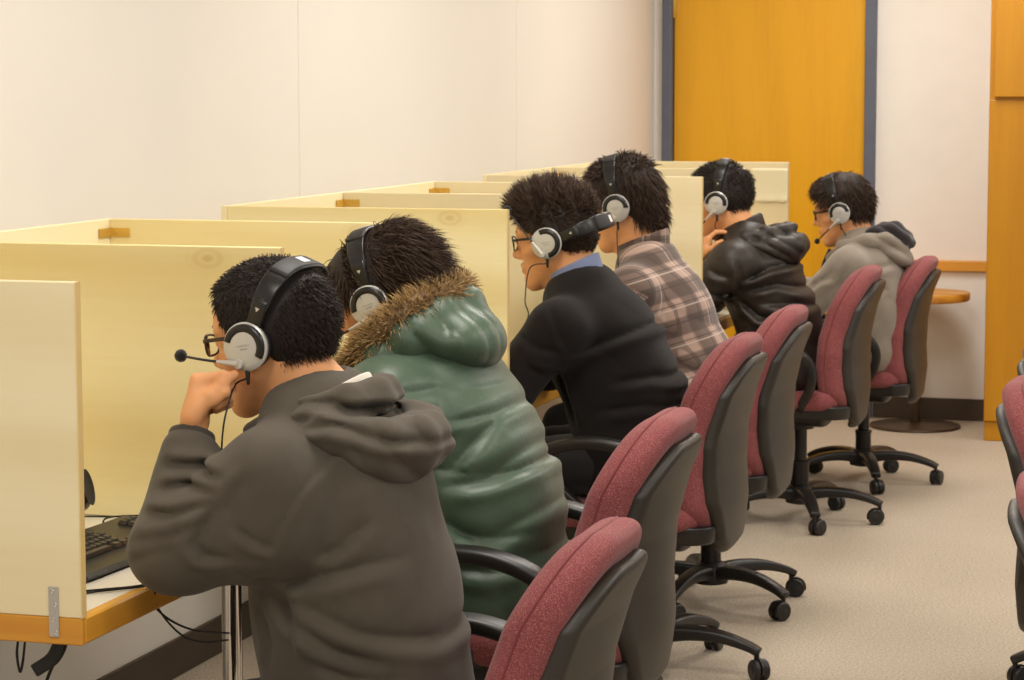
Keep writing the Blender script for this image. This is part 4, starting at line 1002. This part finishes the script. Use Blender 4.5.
p1['top'] = dict(name='hoodie', mat=M_hoodie, extra=extra1, fn=bag1, t=.014, cuff=.84, h=.005, sleeve=(.076, .060, .042), open=.02, amp=.0025, hem=-.06, sizes=((.118, .075), (.170, .118), (.172, .142), (.188, .158)), cd=.75, folds=(
    ((.30, .3, .80), (.6, .5, -.5), .12, .004, (.2, .2, .2), 6),), creases=(
    (((160, 462), (200, 466), (240, 474)), .20, .016, .007, (.05, .36), -1), (((160, 486), (195, 482), (238, 489)), .19, .013, .007, (.05, .36), -1), (((150, 508), (190, 508), (236, 495)), .18, .012, .007, (.05, .36), -1),
    (((142, 535), (186, 530), (221, 516)), .17, .011, .008, (.05, .36), -1), (((136, 560), (165, 548), (200, 540)), .16, .007, .008, (.05, .3), -1), (((236, 494), (218, 518), (210, 537), (218, 549), (250, 556)), .17, .016, .008, (.05, .34), 1),
    (((243, 519), (266, 540), (282, 548)), .17, .010, .007, (.05, .34), 1), (((264, 466), (250, 490), (243, 510)), .2, .009, .008, (.08, .34), 1), (((280, 548), (300, 506), (330, 448)), .2, .005, .005, (.05, .34), 1),
    (((278, 572), (327, 570), (374, 560), (412, 556)), .3, .012, .011, (.05, .6), 1), (((322, 556), (345, 545), (370, 519)), .25, .009, .010, (.05, .55), 1), (((284, 574), (308, 609), (350, 638), (404, 660)), .3, .013, .011, (.05, .6), 1),
    (((306, 586), (374, 623), (425, 640), (452, 655)), .3, .012, .011, (.05, .6), 1), (((284, 586), (290, 620), (294, 662)), .22, .011, .009, (.05, .5), -1), (((240, 560), (262, 575), (285, 574)), .2, .006, .009, (.05, .4), 1),
    (((330, 650), (370, 668), (420, 678)), .3, .010, .010, (.05, .6), 1), (((255, 610), (262, 650), (258, 678)), .2, .008, .009, (.05, .4), 1)))
p1['hair'] = dict(mat=M_hair, t=.013, n=9500, seed=1, band=31, lump=.0012, r=.0010, rand=.22, droop=(-.1, 0, -.35),
    comb=lambda P, N: (N*.55+A(-.35, 0, -.45)+np.where(P[:, 2:] > .095, 1, 0)*A(.75, 0, .5), np.where(P[:, 2] > .08, .017, .014)))
add_person(1, p1, 'person in a charcoal grey hoodie resting chin on a fist, nearest the camera')
cab1 = [at(236, 384, .31), at(229, 402, .27), at(223, 430, .24), at(222, 470, .26), at(228, 540, .36), A(.06, .45, .74)]
make_headset(p1, 'silver and black headset on the person in the grey hoodie', 31, 13, cab1, boomlen=.124)
make_glasses(p1, 'thin dark glasses on the person in the grey hoodie', M_glassbrn)

# ---- 2: green puffer coat with fur trimmed hood
H2 = at(372, 305, 1.155)
p2 = dict(yc=1.24, ear=(H2[0], H2[2]), pitch=20, hyaw=0, hs=1.0, pelvis=(.265, .565), belly=(.245, .70), chest=(.18, .85), neck=(.12, .975), knee=(-.1, .535), ankle=(-.02, .09),
          armL=[(.12, 1.03, .90), (-.06, 1.0, .772), (-.3, 1.1, .745)], armR=[(.12, 1.45, .90), (-.06, 1.48, .772), (-.3, 1.36, .745)], hf=.004, skin=M_skin2)
HD_ = (A(-1, .1, -.1), A(-.1, 0, -1), dict(curl=(20, 25, 15))); HDR = (A(-1, -.1, -.1), A(-.1, 0, -1), dict(curl=(20, 25, 15)))
p2['handL'], p2['handR'] = HD_, HDR
FUR = [at(346, 374, 1.10), at(370, 346, 1.09), at(398, 320, 1.11), at(430, 300, 1.17), at(455, 290, 1.26), at(456, 290, 1.35), at(434, 298, 1.42), A(.06, 1.42, 1.03), A(.0, 1.38, .97)]
FURP = spline(np.array(FUR), 5)
def quilt2(F, p, yc):
    def quilt(X, Y, Z):
        zz = Z+.16*X-.06*(Y-yc)+.012*wav(X, Y, Z, 9, 5); u = (zz-.53)/.15; f = np.abs(np.sin(PI*u))
        return (.008*(1-f**.4)-.002)*np.clip((.97-Z)/.05, 0, 1)
    F.disp(quilt, A(-.5, yc-.45, .4), A(.6, yc+.45, 1.0))
    for c_ in ((((446, 418), (498, 411), (518, 405), (528, 391)), 1.15, .014, .008, (.9, 1.5), 1), (((455, 470), (480, 440), (498, 415)), 1.1, .010, .009, (.9, 1.4), 1), (((450, 482), (495, 478), (530, 468), (552, 460)), 1.1, .015, .008, (.9, 1.5), 1),
               (((490, 476), (515, 455), (540, 432)), 1.1, .010, .009, (.9, 1.4), -1), (((447, 508), (470, 528), (505, 535), (536, 533)), 1.1, .014, .008, (.9, 1.5), 1), (((455, 512), (490, 540), (530, 548)), 1.1, .009, .008, (.9, 1.4), 1),
               (((500, 530), (530, 515), (560, 500)), 1.15, .008, .009, (.9, 1.5), 1), (((360, 378), (400, 388), (440, 392)), 1.05, .007, .008, (.9, 1.3), 1), (((445, 440), (475, 428), (505, 425)), 1.1, .008, .010, (.9, 1.4), -1), (((460, 560), (500, 566), (532, 560)), 1.1, .012, .009, (.9, 1.5), 1)):
        crease(F, c_[0], c_[1], c_[2]*.62, c_[3]*1.35, *c_[4:])
def extra2(root, top, p, B, V, Q):
    nb, ax = neck_axis(p)
    def hood(F):
        chain(F, [f+A(.022, 0, -.03) for f in FUR], .034, .03)
        F.add(ell(at(452, 332, 1.24), (.092, .15, .056), np.array(Matrix.Rotation(.62, 3, 'Y'))), .03)
        F.add(ell(at(474, 338, 1.22), (.066, .12, .052), np.array(Matrix.Rotation(.85, 3, 'Y'))), .02)
        F.add(ell(at(405, 352, 1.17), (.06, .10, .042), np.array(Matrix.Rotation(.35, 3, 'Y'))), .025)
        c = at(470, 325, 1.13); folds(F, c, (.45, .85, .2), .05, .0045, (.11, .16, .08), 33, 3.0); folds(F, at(420, 345, 1.1), (.7, .2, .6), .05, .006, (.1, .16, .08), 35, 1.0)
        F.add(rc(nb+ax*.05, nb+ax*.25, .085, .12), .01, 's')
    cloth_piece('hood', A(-.14, .98, .84), A(.40, 1.54, 1.20), .005, hood, M_puff, root, B)
    rr = np.interp(np.linspace(0, 1, len(FURP)), [0, .12, .5, .88, 1], [.018, .028, .033, .028, .018])
    bm = bmesh.new(); sweep(bm, FURP-B, circ(1, 12), False, (0, .2, 1), list(rr)); me = bpy.data.meshes.new('t'); bmesh.ops.recalc_face_normals(bm, faces=bm.faces[:]); bm.to_mesh(me); bm.free()
    Vb = np.array([v.co[:] for v in me.vertices]); Fb = [np.array([f.vertices[:] for f in me.polygons if len(f.vertices) == 4])]
    n = 9000; u = rng.uniform(0, len(FURP)-1.001, n); i = u.astype(int); fr = (u-i)[:, None]; P = FURP[i]*(1-fr)+FURP[i+1]*fr; Tn = FURP[i+1]-FURP[i]; Tn /= np.linalg.norm(Tn, axis=1)[:, None]
    s_ = np.cross(Tn, A(0, .2, 1)); s_ /= np.linalg.norm(s_, axis=1)[:, None]; b_ = np.cross(s_, Tn); a = rng.uniform(0, 2*PI, n)[:, None]; Nn = s_*np.cos(a)+b_*np.sin(a)
    R_ = np.interp(u, np.arange(len(FURP)), rr)[:, None]; clump = np.stack([np.sin(u*7.1+k) for k in (0, 2, 4)], 1)*.35
    D = Nn+rng.normal(size=(n, 3))*.25+Tn*.2+clump+A(-.25, 0, .25)
    SV, SQ, ST, tone = strands(P-B+Nn*R_*.8, D, rng.uniform(.014, .042, n), .0012, A(-.1, -.1, -.3), 4)
    me2 = np_mesh('fur_trim', np.concatenate([Vb, SV]), [np.concatenate([Fb[0], SQ+len(Vb)]), ST+len(Vb)]); set_attr(me2, 'tone', np.concatenate([np.full(len(Vb), .1), tone])); link('fur_trim', me2, M_fur, root)
    bpy.data.meshes.remove(me)
p2['top'] = dict(name='puffer_coat', mat=M_puff, fn=quilt2, extra=extra2, t=.034, cuff=.95, h=.0055, hem=-.05, sizes=((.118, .075), (.168, .112), (.165, .118), (.19, .135)), sleeve=(.078, .064, .045), open=.05, amp=.002, folds=())
p2['hair'] = dict(mat=M_hair2, t=.016, n=8000, seed=2, band=3, lump=.005, r=.0012, rand=.3, droop=(-.25, 0, -.5), crown=((-.045, 0, .07), (.074, .076, .072)),
    comb=lambda P, N: (N*.42+A(-.6, 0, -.2)+np.stack([np.sin(P[:, 1]*70+P[:, 2]*40), np.cos(P[:, 0]*60), np.sin(P[:, 0]*80)], 1)*.35+np.where(P[:, :1] > .04, 1, 0)*A(1.1, 0, -.5), np.where(P[:, 2] > .02, .045, .028)))
add_person(2, p2, 'person in a green puffer coat with a fur trimmed hood hunched at the desk')
make_headset(p2, 'silver and black headset on the person in the green puffer coat', 3, -8, [at(372, 330, 1.14), at(356, 352, 1.12), A(-.1, 1.15, .86), A(-.2, 1.2, .74)], bandr=.150)
make_glasses(p2, 'dark glasses on the person in the green puffer coat', M_glassblk)

# ---- 3: black sweater, band behind the head
H3 = at(548, 243, 2.615)
p3 = dict(yc=2.70, ear=(H3[0], H3[2]), pitch=9, hs=1.0, pelvis=(.225, .56), belly=(.20, .70), chest=(.135, .85), neck=(.075, .985), knee=(-.15, .535), ankle=(-.06, .09),
          armL=[(.07, 2.485, .905), (-.035, 2.43, .765), (-.24, 2.56, .745)], armR=[(.07, 2.915, .905), (-.08, 2.95, .76), (-.3, 2.84, .74)], hf=.0034)
p3['handL'], p3['handR'] = HD_, HDR
def extra3(root, top, p, B, V, Q): collar_ring('shirt_collar', p, M_blueshirt, root, B, .068, .045, .022, .0035, .75, .02)
p3['top'] = dict(name='sweater', mat=M_sweater, extra=extra3, t=.016, d=1.1, h=.0055, sleeve=(.070, .058, .04), open=.026, amp=.0025, folds=(
    ((.25, 2.6, .8), (.35, .1, .93), .15, .004, (.25, .3, .2), 42),), creases=((((575, 354), (616, 337), (648, 326), (664, 312)), 2.55, .014, .011, (2.3, 2.95), 1), (((616, 380), (655, 375), (690, 384)), 2.6, .013, .010, (2.3, 3.0), 1), (((556, 372), (562, 400), (572, 432)), 2.5, .012, .009, (2.3, 2.8), -1),
    (((520, 330), (540, 345), (566, 352)), 2.45, .010, .009, (2.3, 2.65), 1), (((600, 408), (650, 402), (695, 412)), 2.6, .010, .010, (2.3, 3.0), 1), (((552, 300), (566, 330), (574, 352)), 2.48, .006, .007, (2.3, 2.7), 1), (((530, 362), (548, 372), (560, 372)), 2.45, .008, .008, (2.3, 2.65), -1)))
p3['hair'] = dict(mat=M_hair2, t=.013, n=7500, seed=3, band=76, lump=.003, r=.0013, rand=.2, droop=(0, 0, .0), crown=((.012, 0, .085), (.09, .066, .052)),
    line=([-.13, -.05, -.028, -.012, .018, .03, .055, .07, .085, .1], [-.055, -.05, -.02, .0, -.005, .03, .045, .07, .085, .09]),
    comb=lambda P, N: (N*.6+np.clip((P[:, 2:]-.05)/.045, 0, 1)*A(.35, 0, .9)+(1-np.clip((P[:, 2:]-.05)/.045, 0, 1))*A(-.35, 0, -.5)+np.stack([np.sin(P[:, 1]*90+P[:, 0]*130), np.sin(P[:, 0]*110), 0*P[:, 0]], 1)*.3, np.interp(P[:, 2], [.045, .095], [.012, .046])))
add_person(3, p3, 'person in a black sweater with spiky hair and a blue shirt collar')
make_headset(p3, 'headset worn with its band behind the spiky haired head', 76, 57, [at(530, 268, 2.58), at(525, 300, 2.55), at(526, 322, 2.52), A(-.12, 2.5, .80), A(-.25, 2.6, .71)], bandr=.15, boomlen=.15)
make_glasses(p3, 'black framed glasses on the person in the black sweater', M_glassblk, (.026, .0185))

# ---- 4: plaid shirt
H4 = at(617, 208, 3.415)
p4 = dict(yc=3.50, ear=(H4[0], H4[2]), pitch=14, hs=1.0, pelvis=(.20, .565), belly=(.175, .71), chest=(.115, .865), neck=(.06, 1.015), knee=(-.15, .535), ankle=(-.06, .09),
          armL=[(.06, 3.29, .94), (-.03, 3.25, .765), (-.26, 3.4, .745)], armR=[(.06, 3.71, .94), (-.06, 3.75, .765), (-.3, 3.6, .745)], hf=.004)
p4['handL'], p4['handR'] = HD_, HDR
def plaid_attr(me, V, p):
    yc = p['yc']; out = np.zeros_like(V); nb = A(p['neck'][0], yc, p['neck'][1]); pe = A(p['pelvis'][0], yc, p['pelvis'][1])
    ax = nrm(nb-pe); fw = nrm(np.cross(ax, A(0, 1, 0)))
    ang = np.arctan2((V-nb)@fw, V[:, 1]-yc)
    out[:, 0] = np.where(np.abs((V-nb)@fw) > 0, V[:, 1]-yc, 0)+.35*((V-nb)@fw); out[:, 1] = (V-pe)@ax
    for arm in (p['armL'], p['armR']):
        a = [A(*q) for q in arm]; best = np.full(len(V), 9.); acc = 0
        for i in range(2):
            d = a[i+1]-a[i]; L = np.linalg.norm(d); d /= L; t = np.clip((V-a[i])@d, -.02 if i == 0 else 0, L+.1); q = V-a[i]-t[:, None]*d; dist = np.linalg.norm(q, axis=1)
            side = nrm(np.cross(d, A(0, 0, 1))); up = np.cross(side, d)
            m = (dist < .074) & (dist < best) & (np.abs(V[:, 1]-yc) > (.185 if i == 0 else .0)) & ((V-a[0])@nrm(a[1]-a[0]) > (-.01 if i == 0 else -9))
            th = np.arctan2(q@up, q@side); out[m, 0] = th[m]*.06; out[m, 1] = acc+t[m]; best = np.where(m, dist, best); acc += L
    set_vattr(me, 'plaid', out)
def extra4(root, top, p, B, V, Q):
    nb, ax = neck_axis(p); o = collar_ring('collar', p, M_plaid, root, B, .074, .035, .024, .004, .6, .018, .25)
    me = o.data; co = np.array([v.co[:] for v in me.vertices]); set_vattr(me, 'plaid', np.stack([co[:, 1]*1.0+co[:, 0], co[:, 2]*1.2+.03, co[:, 0]], 1))
    sh = A(*p['armL'][0]); bm = bmesh.new(); sweep(bm, spline(np.array([nb+A(-.02, -.10, -.0), (nb+sh)/2+A(-.01, -.045, .035), sh+A(-.015, -.01, .066)])-B, 6), rrect(.019, .0022, .002), False, (-.3, -.6, 1)); o = bm_link('epaulette', bm, M_plaid, root, True)
    me = o.data; co = np.array([v.co[:] for v in me.vertices]); set_vattr(me, 'plaid', co)
    bm = bmesh.new(); lathe(bm, [(.006, 0), (.006, .002), (.004, .003), (0, .0025)], 12, nb+A(-.02, -.105, .003)-B, (-.2, -.5, .8)); bm_link('button', bm, M_greyp, o, True)
p4['top'] = dict(name='plaid_shirt', mat=M_plaid, attr=plaid_attr, extra=extra4, t=.013, h=.0055, sleeve=(.064, .052, .038), open=.03, amp=.003, folds=(
    ((.02, 3.28, .87), (.5, .2, -.8), .06, .006, (.1, .1, .1), 51), ((.25, 3.5, .78), (.45, .1, .9), .07, .007, (.2, .3, .1), 52), ((.25, 3.4, .65), (.4, -.2, .9), .06, .007, (.2, .3, .1), 53)))
p4['hair'] = dict(mat=M_hair2, t=.018, n=4500, seed=4, band=2, lump=.005, r=.0014, rand=.25, droop=(-.0, 0, -.5), crown=((-.022, 0, .07), (.082, .078, .071)), nape=True,
    comb=lambda P, N: (N*.35+A(-.1, 0, -.7)+np.where(P[:, 2:] > .09, 1, 0)*A(.3, 0, .85), np.where(P[:, 2] > .0, .038, .03)))
add_person(4, p4, 'person in a brown plaid shirt with dark hair over the collar')
make_headset(p4, 'headset on the person in the plaid shirt, band over the top', 2, -10, [at(617, 235, 3.4), at(618, 262, 3.38), at(617, 285, 3.38), A(-.12, 3.45, .80), A(-.28, 3.5, .71)], bandr=.15)

# ---- 5: black leather jacket with hood
H5 = at(717, 203, 4.865)
wr5 = at(699, 262, 4.82)
p5 = dict(yc=4.95, ear=(H5[0], H5[2]), pitch=10, hs=1.0, pelvis=(.22, .565), belly=(.19, .70), chest=(.125, .855), neck=(.065, .99), knee=(-.14, .535), ankle=(-.06, .09),
          armL=[(.065, 4.74, .915), (-.10, 4.71, .768), tuple(wr5)], armR=[(.065, 5.16, .915), (-.1, 5.2, .765), (-.33, 5.05, .745)], hf=.0045, fine=(H5[0]-.2, H5[0]+.12))
p5['handL'] = (A(.22, .28, .93), A(.85, .3, -.3), dict(curl=(38, 42, 25), spread=.005, sc=.95)); p5['handR'] = HDR
def extra5(root, top, p, B, V, Q):
    nb, ax = neck_axis(p)
    collar_ring('standing_collar', p, M_leather, root, B, .080, .02, .022, .009, .7, .018, .1)
    def hood(F):
        chain(F, [nb+A(*v) for v in ((-.05, -.105, -.015), (.03, -.125, .012), (.10, -.10, .022), (.145, -.03, .028), (.145, .03, .028), (.1, .1, .022), (.03, .125, .01))], [.016, .024, .028, .03, .03, .028, .024], .012)
        chain(F, [nb+A(*v) for v in ((.05, -.145, -.02), (.13, -.115, -.02), (.185, -.04, -.018), (.185, .04, -.018), (.13, .115, -.02), (.05, .145, -.02))], [.02, .034, .038, .038, .034, .02], .015)
        F.add(ell(nb+A(.13, 0, -.035), (.08, .13, .04), np.array(Matrix.Rotation(.45, 3, 'Y'))), .02)
        F.add(rc(nb+A(.14, -.06, .04), nb+A(.175, -.01, .042), .014, .018), .008)
        folds(F, nb+A(.12, -.05, .0), (.45, .3, .84), .036, .010, (.12, .2, .09), 61, 1.0)
        F.add(rc(nb+ax*.0, nb+ax*.25, .078, .10), .006, 's')
    cloth_piece('hood', nb+A(-.12, -.22, -.14), nb+A(.28, .22, .12), .005, hood, M_leather, root, B)
p5['top'] = dict(name='leather_jacket', mat=M_leather, extra=extra5, t=.02, h=.006, sleeve=(.068, .055, .04), open=.035, amp=.003, folds=(
    ((.2, 4.9, .8), (.4, .2, .9), .11, .004, (.25, .3, .2), 63),), creases=((((742, 258), (744, 276), (738, 296)), 4.75, .010, .008, (4.6, 5.0), 1), (((745, 281), (771, 268), (803, 262)), 4.8, .014, .010, (4.6, 5.3), 1), (((749, 291), (778, 284), (813, 295)), 4.8, .013, .010, (4.6, 5.3), 1),
    (((738, 297), (761, 316), (790, 322)), 4.8, .014, .010, (4.6, 5.2), 1), (((712, 268), (722, 274), (734, 276)), 4.74, .011, .009, (4.6, 4.9), 1), (((761, 303), (794, 304), (815, 312)), 4.8, .012, .010, (4.6, 5.3), 1), (((708, 290), (722, 296), (736, 294)), 4.74, .011, .009, (4.6, 4.9), 1)))
p5['hair'] = dict(mat=M_hair, t=.014, n=3500, seed=5, band=15, lump=.003, r=.0014, rand=.3, droop=(-.1, 0, -.35),
    comb=lambda P, N: (N*.5+A(-.2, 0, -.5)+np.where(P[:, 2:] > .1, 1, 0)*A(.5, 0, .5), np.where(P[:, 2] > .06, .024, .014)))
add_person(5, p5, 'person in a black leather hooded jacket touching chin with one hand')
make_headset(p5, 'headset on the person in the black leather jacket', 15, -38, [at(715, 226, 4.85), at(716, 240, 4.83), A(-.1, 4.85, .85), A(-.25, 4.95, .71)], bandr=.146)
make_glasses(p5, 'dark glasses on the person in the leather jacket', M_glassblk)

# ---- 6: pale grey hooded jacket
H6 = at(840, 213, 5.715)
p6 = dict(yc=5.80, ear=(H6[0], H6[2]), pitch=13, hs=1.0, pelvis=(.40, .555), belly=(.405, .68), chest=(.385, .80), neck=(.345, .925), knee=(-.05, .535), ankle=(-.0, .09),
          armL=[(.33, 5.595, .85), (.19, 5.56, .70), (-.04, 5.66, .745)], armR=[(.33, 6.005, .85), (.18, 6.03, .72), (-.05, 5.92, .745)], hf=.0045)
p6['handL'], p6['handR'] = HD_, HDR
def extra6(root, top, p, B, V, Q):
    nb, ax = neck_axis(p)
    def hood(F):
        for q in (-1, 1): chain(F, [nb+A(x, q*y, z) for x, y, z in ((-.095, .075, -.05), (-.04, .115, -.01), (.05, .115, .015), (.11, .085, .02), (.16, .04, .0))], [.02, .028, .032, .032, .03], .015)
        F.add(ell(nb+A(.13, 0, -.03), (.085, .12, .042), np.array(Matrix.Rotation(.5, 3, 'Y'))), .02)
        folds(F, nb+A(.1, -.05, .0), (.45, .3, .84), .045, .008, (.12, .2, .09), 71, 1.0)
        F.add(rc(nb+ax*.0, nb+ax*.25, .078, .10), .006, 's')
    cloth_piece('hood', nb+A(-.14, -.20, -.14), nb+A(.28, .20, .12), .005, hood, M_grey, root, B)
    def lining(F):
        chain(F, [nb+A(*v) for v in ((.03, -.085, .035), (.08, -.082, .055), (.13, -.058, .058), (.172, -.04, .022), (.185, 0, .012), (.172, .04, .022), (.13, .058, .058), (.08, .082, .055), (.03, .085, .035))], [.016, .024, .026, .026, .024, .026, .026, .024, .016], .012)
        F.add(ell(nb+A(.14, 0, .03), (.07, .065, .024), np.array(Matrix.Rotation(.5, 3, 'Y'))), .02)
        folds(F, nb+A(.12, -.05, .03), (.45, .3, .84), .04, .006, (.12, .2, .09), 72, 1.0)
    cloth_piece('hood_lining', nb+A(-.1, -.2, -.1), nb+A(.28, .2, .14), .005, lining, M_lining, root, B)
    bm = bmesh.new(); sweep(bm, spline(np.array([nb+A(-.105, -.03, -.02), nb+A(-.13, -.045, -.09), nb+A(-.135, -.03, -.18), nb+A(-.13, -.02, -.28)])-B, 6), rrect(.012, .006, .004), False, (1, 0, 0)); bm_link('zip_placket', bm, M_lining, root, True)
p6['top'] = dict(name='hooded_jacket', mat=M_grey, extra=extra6, t=.016, h=.006, sleeve=(.062, .052, .038), open=.04, amp=.003, folds=(
    ((.25, 5.58, .80), (.5, .2, -.8), .05, .007, (.1, .1, .1), 73), ((.42, 5.7, .75), (.4, .2, .9), .10, .003, (.2, .25, .12), 74), ((.1, 5.6, .74), (.9, .2, .2), .05, .007, (.15, .1, .1), 75)), creases=((((852, 262), (842, 282), (836, 300)), 5.65, .012, .010, (5.4, 5.9), 1), (((812, 290), (824, 280), (838, 276)), 5.6, .010, .008, (5.4, 5.8), 1), (((862, 275), (880, 268), (896, 262)), 5.7, .010, .010, (5.5, 6.1), 1), (((858, 290), (876, 285), (892, 290)), 5.7, .010, .010, (5.5, 6.1), 1)))
p6['hair'] = dict(mat=M_hair2, t=.018, n=3800, seed=6, band=-8, lump=.004, r=.0015, rand=.22, droop=(.05, 0, -.45), crown=((.0, 0, .075), (.1, .08, .068)),
    comb=lambda P, N: (N*.4+np.where(P[:, :1] > -.03, 1, 0)*A(.75, 0, -.15)+np.where(P[:, :1] > -.03, 0, 1)*A(-.2, 0, -.7), np.where(P[:, 2] > .03, .034, .024)))
add_person(6, p6, 'person in a pale grey hooded jacket sitting upright at the far end')
make_headset(p6, 'headset on the person in the pale grey jacket, microphone below the chin', -8, -32, [at(846, 237, 5.70), at(843, 250, 5.68), at(838, 262, 5.68), A(.15, 5.7, .74)], bandr=.149)
make_glasses(p6, 'thin dark glasses on the person in the pale grey jacket', M_glassblk)
